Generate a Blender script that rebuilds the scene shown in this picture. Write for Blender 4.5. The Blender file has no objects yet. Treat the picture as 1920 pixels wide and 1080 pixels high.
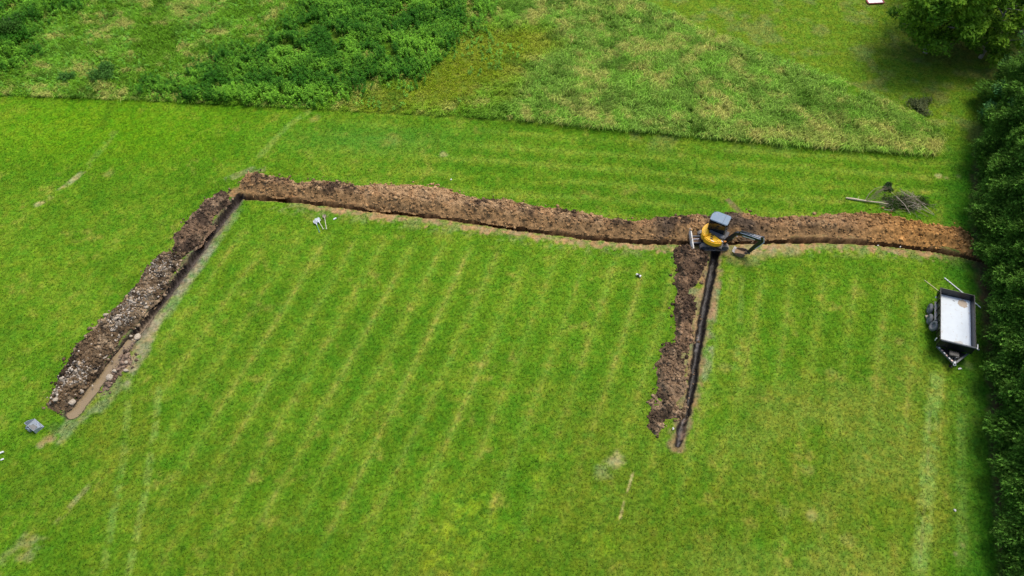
import bpy, bmesh, math, random
import numpy as np
from mathutils import Vector, Matrix
R = math.radians
rnd = random.Random(7)
rng = np.random.default_rng(11)
scene = bpy.context.scene
C = scene.collection

# ---------------------------------------------------------------- camera, sky, sun, exposure
CAM_H, PITCH, FPX = 42.0, 53.0, 1550.0
cam_d = bpy.data.cameras.new('camera'); cam = bpy.data.objects.new('camera', cam_d); C.objects.link(cam)
cam.location = (0, 0, CAM_H); cam.rotation_euler = (R(90-PITCH), 0, 0)
cam_d.sensor_width = 36; cam_d.lens = 36*FPX/1920; cam_d.clip_end = 5000; cam_d.clip_start = .5
scene.camera = cam
world = bpy.data.worlds.new('World'); scene.world = world; world.use_nodes = True
wn = world.node_tree.nodes; wl = world.node_tree.links
SUN_EL, SUN_AZ = 66.0, 48.0            # azimuth clockwise from +Y: light comes from the right and behind the hedge
sky = wn.new('ShaderNodeTexSky'); sky.sky_type = 'NISHITA'; sky.sun_disc = False
sky.sun_elevation = R(SUN_EL); sky.sun_rotation = R(SUN_AZ); sky.air_density = 1.0; sky.dust_density = 3.0; sky.ozone_density = .6
wl.new(sky.outputs[0], wn['Background'].inputs[0]); wn['Background'].inputs[1].default_value = .15
sun_d = bpy.data.lights.new('sun', 'SUN'); sun_d.energy = 2.0; sun_d.angle = R(24); sun_d.color = (1, .94, .83)
sun = bpy.data.objects.new('sun', sun_d); C.objects.link(sun)
_sd = Vector((math.sin(R(SUN_AZ))*math.cos(R(SUN_EL)), math.cos(R(SUN_AZ))*math.cos(R(SUN_EL)), math.sin(R(SUN_EL))))
sun.rotation_euler = _sd.to_track_quat('Z', 'Y').to_euler()
scene.view_settings.view_transform = 'Standard'; scene.view_settings.look = 'None'
scene.view_settings.exposure = 0.45; scene.view_settings.gamma = 1
scene.cycles.max_bounces = 5; scene.cycles.transparent_max_bounces = 4

# ---------------------------------------------------------------- photo measurement -> ground position
_p = R(PITCH)
def G(px, py, z=0.0):
    dx, dy = (px-960)/FPX, -(py-540)/FPX
    X, Y, Z = dx, dy*math.sin(_p)+math.cos(_p), dy*math.cos(_p)-math.sin(_p)
    t = (z-CAM_H)/Z
    return (X*t, Y*t)
def GL(pts, z=0.0): return np.array([G(x, y, z) for x, y in pts])
def proj(X, Y, Z=0.0):
    zz = Z-CAM_H
    yc = Y*math.sin(_p)+zz*math.cos(_p); zc = Y*math.cos(_p)-zz*math.sin(_p)
    return 960+FPX*X/zc, 540-FPX*yc/zc

# ---------------------------------------------------------------- numpy noise and distance helpers
def hsh(ix, iy, seed):
    h = (ix.astype(np.int64)*374761393 + iy.astype(np.int64)*668265263 + seed*1442695041) & 0xffffffff
    h = ((h ^ (h >> 13))*1274126177) & 0xffffffff
    h = (h ^ (h >> 16)) & 0xffffff
    return h/float(0xffffff)
def vn(x, y, seed=0):
    ix = np.floor(x); iy = np.floor(y); fx = x-ix; fy = y-iy
    fx = fx*fx*(3-2*fx); fy = fy*fy*(3-2*fy)
    a = hsh(ix, iy, seed); b = hsh(ix+1, iy, seed); c = hsh(ix, iy+1, seed); d = hsh(ix+1, iy+1, seed)
    return (a*(1-fx)+b*fx)*(1-fy)+(c*(1-fx)+d*fx)*fy
def fbm(x, y, scale=1.0, octv=4, seed=0, gain=.5):
    s = 0; a = 1; t = 0
    for o in range(octv):
        ca, sa = math.cos(o*1.3), math.sin(o*1.3)
        s = s + a*vn((x*ca-y*sa)*scale+17.3*o, (x*sa+y*ca)*scale-9.1*o, seed+o*31); t += a; a *= gain; scale *= 2.03
    return s/t
def sst(a, b, x):
    t = np.clip((x-a)/(b-a), 0, 1); return t*t*(3-2*t)
def pdist(X, Y, poly):
    """distance to polyline and fraction along it"""
    best = np.full(X.shape, 1e9); frac = np.zeros(X.shape)
    seg = np.linalg.norm(poly[1:]-poly[:-1], axis=1); cum = np.concatenate([[0], np.cumsum(seg)]); tot = cum[-1]
    for i in range(len(poly)-1):
        ax, ay = poly[i]; bx, by = poly[i+1]; dx, dy = bx-ax, by-ay; L2 = dx*dx+dy*dy
        t = np.clip(((X-ax)*dx+(Y-ay)*dy)/L2, 0, 1)
        d = np.hypot(X-ax-t*dx, Y-ay-t*dy); m = d < best
        best = np.where(m, d, best); frac = np.where(m, (cum[i]+t*seg[i])/tot, frac)
    return best, frac
def inside(X, Y, poly):
    c = np.zeros(X.shape, bool); n = len(poly)
    for i in range(n):
        ax, ay = poly[i]; bx, by = poly[(i+1) % n]
        if ay == by: continue
        c ^= ((ay > Y) != (by > Y)) & (X < (bx-ax)*(Y-ay)/(by-ay)+ax)
    return c
def sdist(X, Y, poly):
    d, _ = pdist(X, Y, np.vstack([poly, poly[:1]]))
    return np.where(inside(X, Y, poly), d, -d)      # positive inside

# ---------------------------------------------------------------- materials
MATS = {}
def nt(name):
    m = bpy.data.materials.new(name); m.use_nodes = True
    return m, m.node_tree.nodes, m.node_tree.links, m.node_tree.nodes['Principled BSDF']
def mat(name, col, rough=.6, metal=0., var=.15, scale=9., bump=.0, dirt=None, dirt_amt=0., coat=0.):
    """painted / metal / soil material: base colour with noise wear"""
    if name in MATS: return MATS[name]
    m, n, l, b = nt(name)
    tc = n.new('ShaderNodeTexCoord'); nz = n.new('ShaderNodeTexNoise'); nz.inputs['Scale'].default_value = scale; nz.inputs['Detail'].default_value = 6
    l.new(tc.outputs['Object'], nz.inputs['Vector'])
    mx = n.new('ShaderNodeMix'); mx.data_type = 'RGBA'
    mx.inputs[6].default_value = (*[c*(1-var) for c in col], 1); mx.inputs[7].default_value = (*[min(1, c*(1+var)) for c in col], 1)
    l.new(nz.outputs['Fac'], mx.inputs[0]); out = mx.outputs[2]
    if dirt:
        n2 = n.new('ShaderNodeTexNoise'); n2.inputs['Scale'].default_value = 3.7; n2.inputs['Detail'].default_value = 8; n2.inputs['Roughness'].default_value = .7
        l.new(tc.outputs['Object'], n2.inputs['Vector'])
        cr = n.new('ShaderNodeValToRGB'); cr.color_ramp.elements[0].position = .62-dirt_amt*.35; cr.color_ramp.elements[1].position = .72-dirt_amt*.2
        l.new(n2.outputs['Fac'], cr.inputs[0]); m2 = n.new('ShaderNodeMix'); m2.data_type = 'RGBA'
        l.new(cr.outputs[0], m2.inputs[0]); l.new(out, m2.inputs[6]); m2.inputs[7].default_value = (*dirt, 1); out = m2.outputs[2]
    l.new(out, b.inputs['Base Color']); b.inputs['Roughness'].default_value = rough; b.inputs['Metallic'].default_value = metal
    b.inputs['Coat Weight'].default_value = coat
    if bump:
        bp = n.new('ShaderNodeBump'); bp.inputs['Strength'].default_value = bump; bp.inputs['Distance'].default_value = .02
        l.new(nz.outputs['Fac'], bp.inputs['Height']); l.new(bp.outputs[0], b.inputs['Normal'])
    MATS[name] = m; return m
def leaf_mat(name, attr='tint', trans=.25, rough=.55):
    m, n, l, b = nt(name)
    a = n.new('ShaderNodeAttribute'); a.attribute_name = attr
    l.new(a.outputs['Color'], b.inputs['Base Color']); b.inputs['Roughness'].default_value = rough
    b.inputs['Specular IOR Level'].default_value = .08
    t = n.new('ShaderNodeBsdfTranslucent'); l.new(a.outputs['Color'], t.inputs[0])
    mx = n.new('ShaderNodeMixShader'); mx.inputs[0].default_value = trans
    l.new(b.outputs[0], mx.inputs[1]); l.new(t.outputs[0], mx.inputs[2]); l.new(mx.outputs[0], n['Material Output'].inputs[0])
    return m
def soil_mat(name, gloss=.95, fine=26., amp=.45, bump=.8):
    """vertex colour 'tint' broken up by fine noise"""
    m, n, l, b = nt(name)
    a = n.new('ShaderNodeAttribute'); a.attribute_name = 'tint'
    tc = n.new('ShaderNodeTexCoord')
    nz = n.new('ShaderNodeTexNoise'); nz.inputs['Scale'].default_value = fine; nz.inputs['Detail'].default_value = 5; nz.inputs['Roughness'].default_value = .65
    l.new(tc.outputs['Object'], nz.inputs['Vector'])
    n2 = n.new('ShaderNodeTexNoise'); n2.inputs['Scale'].default_value = fine*.28; n2.inputs['Detail'].default_value = 4
    l.new(tc.outputs['Object'], n2.inputs['Vector'])
    ad = n.new('ShaderNodeMath'); ad.operation = 'ADD'; l.new(nz.outputs['Fac'], ad.inputs[0]); l.new(n2.outputs['Fac'], ad.inputs[1])
    mr = n.new('ShaderNodeMapRange'); mr.inputs['From Min'].default_value = .7; mr.inputs['From Max'].default_value = 1.3
    mr.inputs['To Min'].default_value = 1-amp; mr.inputs['To Max'].default_value = 1+amp
    l.new(ad.outputs[0], mr.inputs[0])
    vm = n.new('ShaderNodeVectorMath'); vm.operation = 'SCALE'; l.new(a.outputs['Color'], vm.inputs[0]); l.new(mr.outputs[0], vm.inputs['Scale'])
    l.new(vm.outputs[0], b.inputs['Base Color'])
    ra = n.new('ShaderNodeAttribute'); ra.attribute_name = 'wet'
    rr = n.new('ShaderNodeMapRange'); rr.inputs['To Min'].default_value = gloss; rr.inputs['To Max'].default_value = .3
    l.new(ra.outputs['Fac'], rr.inputs[0]); l.new(rr.outputs[0], b.inputs['Roughness'])
    sm = n.new('ShaderNodeMath'); sm.operation = 'MULTIPLY_ADD'; sm.inputs[1].default_value = .4; sm.inputs[2].default_value = .05; l.new(ra.outputs['Fac'], sm.inputs[0]); l.new(sm.outputs[0], b.inputs['Specular IOR Level'])
    bp = n.new('ShaderNodeBump'); bp.inputs['Strength'].default_value = bump; bp.inputs['Distance'].default_value = .03
    l.new(ad.outputs[0], bp.inputs['Height']); l.new(bp.outputs[0], b.inputs['Normal'])
    return m

# ---------------------------------------------------------------- object helpers
def link(o, parent=None):
    C.objects.link(o)
    if parent: o.parent = parent
    return o
def tag(o, label=None, cat=None, group=None, kind=None):
    if label: o['label'] = label
    if cat: o['category'] = cat
    if group: o['group'] = group
    if kind: o['kind'] = kind
    return o
def empty(name, loc, rz=0, label=None, cat=None, group=None):
    o = bpy.data.objects.new(name, None); o.empty_display_size = .3
    o.location = loc; o.rotation_euler = (0, 0, rz); link(o); return tag(o, label, cat, group)
def npmesh(name, V, F, material, parent=None, tint=None, wet=None, smooth=False):
    """V (n,3); F (m,k) with k 3 or 4"""
    me = bpy.data.meshes.new(name); V = np.asarray(V, np.float32); F = np.asarray(F, np.int32)
    me.vertices.add(len(V)); me.vertices.foreach_set('co', V.ravel())
    k = F.shape[1]; me.loops.add(F.size); me.loops.foreach_set('vertex_index', F.ravel())
    me.polygons.add(len(F)); me.polygons.foreach_set('loop_start', np.arange(0, F.size, k, dtype=np.int32))
    me.polygons.foreach_set('loop_total', np.full(len(F), k, np.int32))
    if smooth: me.polygons.foreach_set('use_smooth', np.ones(len(F), bool))
    if tint is not None:
        at = me.color_attributes.new('tint', 'FLOAT_COLOR', 'POINT')
        at.data.foreach_set('color', np.c_[tint, np.ones(len(V))].astype(np.float32).ravel())
    if wet is not None:
        at = me.attributes.new('wet', 'FLOAT', 'POINT'); at.data.foreach_set('value', wet.astype(np.float32).ravel())
    me.materials.append(material); me.update(calc_edges=True)
    return link(bpy.data.objects.new(name, me), parent)
class MB:
    def __init__(s): s.bm = bmesh.new()
    def box(s, c, size, rot=None, bev=.0):
        M = Matrix.Translation(Vector(c)) @ ((rot.to_4x4() if rot else Matrix()) @ Matrix.Diagonal((*size, 1)))
        g = bmesh.ops.create_cube(s.bm, size=1, matrix=M)
        if bev: bmesh.ops.bevel(s.bm, geom=list({e for v in g['verts'] for e in v.link_edges}), offset=bev, segments=2, affect='EDGES', clamp_overlap=True)
        return s
    def prism(s, prof, y0, y1, bev=.0, axis='y'):
        """polygon prof [(a,b)] : axis y -> (x,z) extruded y0..y1 ; axis z -> (x,y) extruded z0..z1 ; axis x -> (y,z)"""
        f = {'y': lambda a, b, t: (a, t, b), 'z': lambda a, b, t: (a, b, t), 'x': lambda a, b, t: (t, a, b)}[axis]
        A = [s.bm.verts.new(f(a, b, y0)) for a, b in prof]; B = [s.bm.verts.new(f(a, b, y1)) for a, b in prof]
        fs = [s.bm.faces.new(A), s.bm.faces.new(B[::-1])]
        n = len(prof)
        for i in range(n): fs.append(s.bm.faces.new((A[i], B[i], B[(i+1) % n], A[(i+1) % n])))
        bmesh.ops.recalc_face_normals(s.bm, faces=fs)
        if bev: bmesh.ops.bevel(s.bm, geom=list({e for q in fs for e in q.edges}), offset=bev, segments=2, affect='EDGES', clamp_overlap=True)
        return s
    def tube(s, pts, r, seg=10, cap=True):
        pts = [Vector(p) for p in pts]; rs = r if isinstance(r, (list, tuple)) else [r]*len(pts); rings = []
        for i, p in enumerate(pts):
            d = (pts[min(i+1, len(pts)-1)]-pts[max(i-1, 0)]).normalized()
            u = d.orthogonal().normalized() if abs(d.z) > .95 else d.cross(Vector((0, 0, 1))).normalized()
            w = d.cross(u)
            rings.append([s.bm.verts.new(p+(u*math.cos(a)+w*math.sin(a))*rs[i]) for a in (2*math.pi*k/seg for k in range(seg))])
        for a, b in zip(rings, rings[1:]):
            for k in range(seg): s.bm.faces.new((a[k], a[(k+1) % seg], b[(k+1) % seg], b[k]))
        if cap: s.bm.faces.new(rings[0][::-1]); s.bm.faces.new(rings[-1])
        return s
    def torus(s, c, axis, R0, r0, seg=28, ts=10, flat=1.):
        ax = Vector(axis).normalized(); u = ax.orthogonal().normalized(); w = ax.cross(u); c = Vector(c); rings = []
        for i in range(seg):
            a = 2*math.pi*i/seg; d = u*math.cos(a)+w*math.sin(a)
            rings.append([s.bm.verts.new(c+d*(R0+r0*math.cos(b))+ax*r0*flat*math.sin(b)) for b in (2*math.pi*k/ts for k in range(ts))])
        for i in range(seg):
            A, B = rings[i], rings[(i+1) % seg]
            for k in range(ts): s.bm.faces.new((A[k], A[(k+1) % ts], B[(k+1) % ts], B[k]))
        return s
    def sheet(s, prof, y0, y1, th):
        """open profile strip in xz given thickness th, extruded in y"""
        n = len(prof); N = []
        for i in range(n):
            a = Vector(prof[max(i-1, 0)]); b = Vector(prof[min(i+1, n-1)]); d = (b-a).normalized(); N.append(Vector((-d.y, d.x)))
        inner = [tuple(Vector(p)+N[i]*th) for i, p in enumerate(prof)]
        return s.prism(list(prof)+inner[::-1], y0, y1)
    def build(s, name, material, parent=None, smooth=False, loc=None):
        bmesh.ops.recalc_face_normals(s.bm, faces=s.bm.faces)
        me = bpy.data.meshes.new(name); s.bm.to_mesh(me); s.bm.free(); me.materials.append(material)
        if smooth:
            me.polygons.foreach_set('use_smooth', np.ones(len(me.polygons), bool)); me.set_sharp_from_angle(angle=R(35))
        o = link(bpy.data.objects.new(name, me), parent)
        if loc: o.location = loc
        return o

# ================================================================ LAYOUT (measured in the photograph, laid on the ground)
main_tr = GL([(449, 367), (520, 370), (600, 379), (700, 391), (800, 402), (900, 415), (1000, 429), (1100, 443), (1200, 450), (1290, 452),
              (1365, 452), (1450, 449), (1550, 449), (1650, 454), (1740, 464), (1850, 487)])+np.array([0, -.055])
left_tr = GL([(450, 368), (432, 390), (400, 432), (350, 502), (300, 566), (255, 625), (215, 676), (175, 722), (137, 772)])
tee_tr = GL([(1343, 466), (1337, 500), (1328, 545), (1315, 610), (1304, 680), (1293, 750), (1279, 798), (1271, 834)])
edge_px = [(-400, 165), (0, 180), (250, 188), (430, 197), (600, 206), (800, 217), (1000, 229), (1300, 259), (1600, 284), (1760, 290)]
meadow_poly = GL([(-400, 165), (0, 180), (250, 188), (430, 197), (600, 206), (800, 217), (1000, 229), (1300, 259), (1600, 284), (1750, 292),
                  (1775, 262), (1750, 232), (1690, 205), (1600, 160), (1500, 122), (1400, 88), (1300, 45), (1190, -10), (1050, -150), (-1200, -150)])
weeds_poly = GL([(560, 30), (640, -5), (700, -40), (950, -40), (925, 25), (900, 55), (845, 75), (800, 108), (740, 150), (650, 182), (560, 198), (430, 192), (330, 183),
                 (290, 165), (330, 145), (400, 120), (470, 95), (520, 70)])
weeds2_poly = GL([(-200, -60), (175, -30), (150, 20), (70, 50), (50, 90), (70, 105), (30, 135), (-200, 130)])
olive_poly = GL([(850, 90), (900, 50), (990, 60), (1040, 90), (960, 140), (900, 200), (820, 214), (640, 204), (700, 180), (780, 130)])

def lawn_colour(X, Y):
    """albedo of the whole ground, before trenches (grass colour patterns, plus a painted vignette near the bottom)"""
    px, py = proj(X, Y)
    n1 = fbm(X, Y, .09, 3, 1); n2 = fbm(X, Y, .45, 4, 2); n3 = fbm(X, Y, 2.2, 3, 3); n4 = fbm(X, Y, 5.5, 2, 4)
    deep = np.array([.070, .170, .007]); mid = np.array([.112, .222, .010]); yel = np.array([.170, .256, .024]); dry = np.array([.31, .28, .07]); straw = np.array([.46, .38, .17])
    col = deep*np.ones(X.shape+(1,))
    def mix(c, m):
        nonlocal col
        m = np.clip(m, 0, 1)[..., None]; col = col*(1-m)+np.asarray(c)*m
    mix(mid, sst(.28, .68, n1*.5+n2*.5)*.95)
    mix(yel, sst(.46, .8, n2*.55+n3*.45)*.5)
    # mowing stripes
    a = R(19.5); c = X*math.cos(a)-Y*math.sin(a)+.5*fbm(X, Y, .08, 2, 8)
    along = X*math.sin(a)+Y*math.cos(a)
    ph = (c/1.85) % 1; k = np.floor(c/1.85)
    south, _ = pdist(X, Y, main_tr)
    band = sst(430, 470, py+ (px-700)*-.08)          # stripes only south of the long trench
    band = np.where(px < 300, band*.2, band)
    w = hsh(k, k*0, 5)
    wob = .08*(fbm(c*0+k*3.1, along, .4, 2, 6)-.5)
    soft = .5-.5*np.cos(2*math.pi*(ph+wob))
    mix(yel, soft**2.2*band*(.50+.22*w)*(.45+.55*sst(.15, .5, fbm(c*1.2, along*.25, .5, 3, 9))))
    mix(deep, (1-soft)**2*band*.42)
    line = np.exp(-((ph-.5+wob)/.07)**2)*sst(.30, .60, fbm(k*7.3, along, .30, 3, 9))*(.4+.6*w)
    mix(dry, line*band*(.25+.75*sst(.35, .7, n3*.5+fbm(X, Y, 6, 2, 19)*.5))*.48)
    d2 = sst(.5, .9, np.sin(2*math.pi*k*.5))*0
    # stripes along the meadow edge
    e = GL(edge_px[1:]); sl = (e[-1]-e[2])/np.linalg.norm(e[-1]-e[2]); c2 = (X-e[2][0])*-sl[1]+(Y-e[2][1])*sl[0]
    ph2 = (c2/1.5+.25*fbm(X, Y, .15, 2, 13)) % 1
    north = (1-sst(400, 460, py+(960-px)*.1))*sst(500, 800, px)*(py > 0)
    mix(yel, np.exp(-((ph2-.5)/.2)**2)*north*.75*sst(.2, .6, fbm(X*.25, Y, .6, 3, 14)))
    mix(deep, (np.exp(-((ph2-.0)/.2)**2)+np.exp(-((ph2-1.0)/.2)**2))*north*.45)
    # general drying to the olive side near the bottom and the right, and a painted vignette
    mix([.125, .175, .014], sst(520, 1000, py)*sst(.30, .65, fbm(X, Y, .22, 4, 15))*.7)
    mix([.068, .145, .005], sst(650, 1150, py)*(.30+.35*sst(.4, .6, fbm(X, Y, .35, 3, 20))))  # lens vignette put into the grass colour: darker toward the bottom
    mix([.18, .225, .03], np.exp(-(((px-1560)/260)**2))*sst(480, 800, py)*sst(.35, .62, fbm(X, Y, .3, 4, 16))*.6)
    mix(dry, sst(.52, .85, fbm(X, Y, .8, 5, 17, .62))*sst(.45, .75, n3)*.35)
    mix(deep*.8, sst(.55, .85, fbm(X, Y, 1.3, 4, 18, .6))*.45)
    # bright fresh grass top left and behind the trench
    mix([.115, .262, .004], np.exp(-((py-240)/75)**2)*np.exp(-((px-180)/330)**2)*.7)
    mix([.062, .19, .02], np.exp(-(((px-700)/170)**2+((py-262)/28)**2))*.55)
    # tracks, scuffs and worn strips
    def strip(pts, wid, colr, amt, brk=.0, seed=30, soft=.6):
        d, f = pdist(X, Y, GL(pts)); d = d+.25*wid*(fbm(X, Y, 3., 2, seed)-.5)
        m = 1-sst(wid*soft*.5, wid*.5*1.5, d); ends = sst(0, .06, f)*sst(0, .06, 1-f)
        if brk: m = m*sst(brk-.12, brk+.12, fbm(X, Y, 1.6, 3, seed+1))
        mix(colr, m*ends*amt)
    pale = np.array([.21, .30, .055])
    strip([(243, 690), (240, 760), (232, 860), (212, 970), (190, 1090)], .38, pale, .42, .40, 31)
    strip([(298, 715), (293, 790), (284, 850), (265, 960), (238, 1090)], .38, pale, .5, .38, 33)
    strip([(1757, 690), (1749, 780), (1741, 870), (1733, 980), (1722, 1090)], .75, pale, .75, .30, 35)
    strip([(1744, 760), (1738, 900), (1722, 1090)], .16, [.2, .2, .07], .4, .45, 37)
    strip([(1806, 720), (1802, 850), (1806, 960), (1802, 1090)], .5, pale, .55, .40, 39)
    strip([(1195, 856), (1183, 900), (1168, 950), (1160, 985)], .12, straw, .6, .45, 41)
    strip([(160, 318), (128, 345), (100, 366), (62, 388)], .42, [.38, .32, .16], .62, .46, 43)
    strip([(218, 243), (160, 318)], .5, pale, .35, .4, 43)
    strip([(215, 190), (200, 215), (190, 245)], .6, deep*.7, .45, .3, 45)
    strip([(172, 905), (140, 940), (90, 1000)], .30, [.33, .29, .12], .5, .47, 47)
    strip([(70, 1005), (30, 1050), (0, 1070)], 1.2, [.33, .28, .13], .5, .55, 49)
    strip([(35, 1010), (90, 1025)], .7, [.33, .28, .13], .4, .5, 50)
    strip([(585, 205), (540, 235), (480, 300)], .45, pale, .5, .35, 51)
    strip([(420, 338), (470, 318), (500, 316)], .5, [.24, .21, .12], .5, .4, 52)
    strip([(1362, 372), (1378, 388), (1392, 402)], .35, [.18, .13, .07], .75, .35, 53)
    strip([(450, 385), (400, 455), (350, 530), (300, 600)], .8, [.19, .26, .10], .6, .35, 55)
    strip([(425, 410), (370, 500), (300, 590), (262, 660), (225, 735)], .7, [.27, .23, .15], .7, .48, 57)
    strip([(285, 600), (262, 665), (235, 700)], .9, [.27, .22, .14], .75, .40, 58)
    strip([(236, 700), (180, 770), (130, 800), (95, 835)], .9, [.2, .22, .10], .6, .42, 59)
    strip([(112, 795), (95, 810)], .7, [.04, .11, .02], .5, .0, 60)
    strip([(1345, 520), (1336, 590), (1330, 660), (1322, 720)], .5, [.22, .25, .12], .65, .38, 61)
    strip([(1352, 500), (1345, 545), (1335, 600), (1312, 640)], .35, [.26, .18, .09], .7, .52, 62)
    strip([(1310, 470), (1300, 560), (1290, 640), (1282, 720)], .9, [.24, .20, .10], .75, .42, 63)
    strip([(1306, 478), (1322, 520), (1312, 560)], .8, [.30, .20, .09], .8, .45, 64)
    # bare earth smeared on the near lip of the long trench
    tl = GL([(520, 379), (600, 390), (700, 404), (800, 415), (900, 428), (1000, 441), (1100, 456), (1200, 462), (1290, 465), (1380, 464), (1450, 461), (1550, 461), (1650, 466), (1740, 476), (1835, 492)])
    d, f = pdist(X, Y, tl); nn = fbm(X, Y, 2.4, 4, 65)
    mix([.32, .21, .10], (1-sst(.0, .36, d+(nn-.5)*1.4))*sst(.0, .08, f)*.92)
    mix([.24, .24, .09], (1-sst(.3, 1.2, d))*sst(.5, .66, nn)*.5)
    # lip of the left trench and bare crumbs at the tee
    d, f = pdist(X, Y, left_tr); mix([.13, .10, .07], (1-sst(.40, .62, d+(nn-.5)*.5))*.8)
    d, f = pdist(X, Y, tee_tr); mix([.22, .15, .08], (1-sst(.32, .62, d+(nn-.5)*.7))*.8)
    mix([.24, .145, .065], (1-sst(.75, 1.15, np.where(Y > np.interp(X, main_tr[:, 0], main_tr[:, 1]), pdist(X, Y, main_tr)[0], 9)))*.97)
    strip([(1285, 462), (1330, 470), (1372, 468), (1425, 466)], 1.0, [.20, .15, .07], .7, .38, 66)
    strip([(1362, 480), (1390, 490), (1420, 488), (1440, 478)], .9, [.24, .21, .08], .5, .45, 67)
    strip([(1400, 462), (1470, 466), (1500, 462)], 1.1, [.30, .23, .12], .6, .42, 68)
    strip([(1392, 510), (1388, 600), (1380, 700)], .35, pale, .35, .42, 69)
    # dead patches
    for (x, y, r, cc, am) in [(1150, 862, .6, [.34, .27, .15], .55), (1128, 884, .6, [.22, .24, .10], .5), (1760, 330, .3, straw, .6), (1775, 333, .2, straw, .6), (1798, 330, .25, straw, .6),
                              (1408, 470, .5, straw, .3), (1815, 685, .35, [.35, .27, .14], .7), (1792, 1038, .22, straw, .8), (1805, 1022, .2, straw, .5), (95, 822, .35, [.30, .2, .11], .7),
                              (76, 835, .25, [.27, .2, .11], .6), (1450, 470, .6, [.33, .25, .14], .5), (205, 325, .5, dry, .5), (590, 222, .5, dry, .5), (830, 290, .35, straw, .5), (735, 265, .9, dry, .25),
                              (1690, 640, .4, dry, .35), (1360, 690, .5, dry, .4), (1560, 700, .5, dry, .3), (1470, 960, .5, dry, .25), (1522, 966, .4, straw, .25), (1515, 880, .5, dry, .35), (1590, 1010, .5, dry, .35)]:
        gx, gy = G(x, y); d = np.hypot(X-gx, Y-gy)+(nn-.5)*r*1.2; mix(cc, (1-sst(r*.3, r*1.1, d))*am)
    for (x, y, r) in [(1015, 857, .55), (1005, 900, .6), (880, 950, 1.9), (820, 1010, 1.9), (920, 985, 1.2), (850, 1050, 1.6), (1140, 1020, .7), (1105, 1015, .5)]:
        gx, gy = G(x, y); d = np.hypot(X-gx, Y-gy)+(fbm(X, Y, 1.5, 3, 70)-.5)*r; mix([.19, .29, .014], (1-sst(r*.1, r*1.1, d))*.6*sst(.42, .62, fbm(X, Y, 3.2, 2, 71)))
    # right strip beside the hedge: deeper green grass, bare strip below the branches
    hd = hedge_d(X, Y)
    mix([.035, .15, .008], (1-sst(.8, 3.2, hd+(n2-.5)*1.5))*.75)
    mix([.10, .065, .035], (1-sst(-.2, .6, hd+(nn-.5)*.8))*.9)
    # upper right: the mown clearing beyond the meadow
    far = (1-inside(X, Y, meadow_poly))*(1-sst(250, 300, py+(px-1800)*.0))*(px > 1180)
    mix([.14, .225, .015], far*.6); mix([.19, .21, .06], far*sst(.48, .72, fbm(X, Y, .7, 4, 75))*.5)
    tb = G(1745, 85); mix([.075, .065, .03], (1-sst(.5, 5.0, np.hypot((X-tb[0]-2)*.6, Y-tb[1])+(nn-.5)*3))*.5)
    # meadow floor
    pe = np.interp(px, [e_[0] for e_ in edge_px], [e_[1] for e_ in edge_px]); md = sdist(X, Y, meadow_poly)+(nn-.5)*.5+np.where(py < pe-25, 3.*(fbm(X, Y, .5, 3, 416)-.5), 0)
    mm = sst(-.1, np.where(py < pe-25, 1.6, .25), md)
    floor = np.array([.06, .125, .010])*np.ones(X.shape+(1,))
    o = sst(-1.8, 1.8, sdist(X, Y, olive_poly)+4*(fbm(X, Y, .3, 3, 406)-.5)); floor = floor*(1-o[..., None]*.7)+np.array([.17, .20, .02])*o[..., None]*.7
    col = col*(1-mm[..., None])+floor*mm[..., None]
    n5 = fbm(X, Y, 9., 1, 77); col = col*(.60+.42*n4+.38*n5)[..., None]*(1+np.stack([.5*(n3-.5)+.3*(n5-.5), .0*n3, .3*(n4-.5)], -1))
    return col
hedge_px = [(1842, 60), (1840, 180), (1832, 300), (1828, 400), (1834, 500), (1850, 600), (1860, 700), (1868, 850), (1882, 1090), (1890, 1250)]
hedge_line = GL(hedge_px)
def hedge_d(X, Y):
    """signed distance left of the hedge foot, only where the hedge stands"""
    xs = np.interp(Y, hedge_line[::-1, 1], hedge_line[::-1, 0])
    py = proj(X, Y)[1]
    return (xs-X)+6*(1-sst(90, 190, py))

def ground_height(X, Y):
    z = .05*(fbm(X, Y, .15, 3, 90)-.5)
    z = z+.018*(fbm(X, Y, 2.5, 2, 91)-.5)
    wet = np.zeros(X.shape); soil = np.zeros(X.shape); tr = []
    ed = .10*(fbm(X, Y, 2.2, 3, 92)-.5)*2
    d1, f1 = pdist(X, Y, main_tr); w = .225+.03*np.sin(f1*37); tr.append((d1+ed-w, .95, d1, 0))
    d2, f2 = pdist(X, Y, left_tr); w2 = .28+.15*sst(.60, .88, f2); tr.append((d2+ed*.9-w2, .62-.26*sst(.55, .9, f2), d2, 1))
    d3, f3 = pdist(X, Y, tee_tr); tr.append((d3+ed*.9-(.225-.02*f3-.12*sst(.95, 1, f3)), .50-.12*f3-.2*sst(.8, 1, f3), d3, 2))
    return z, tr, (f1, f2, f3)

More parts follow.
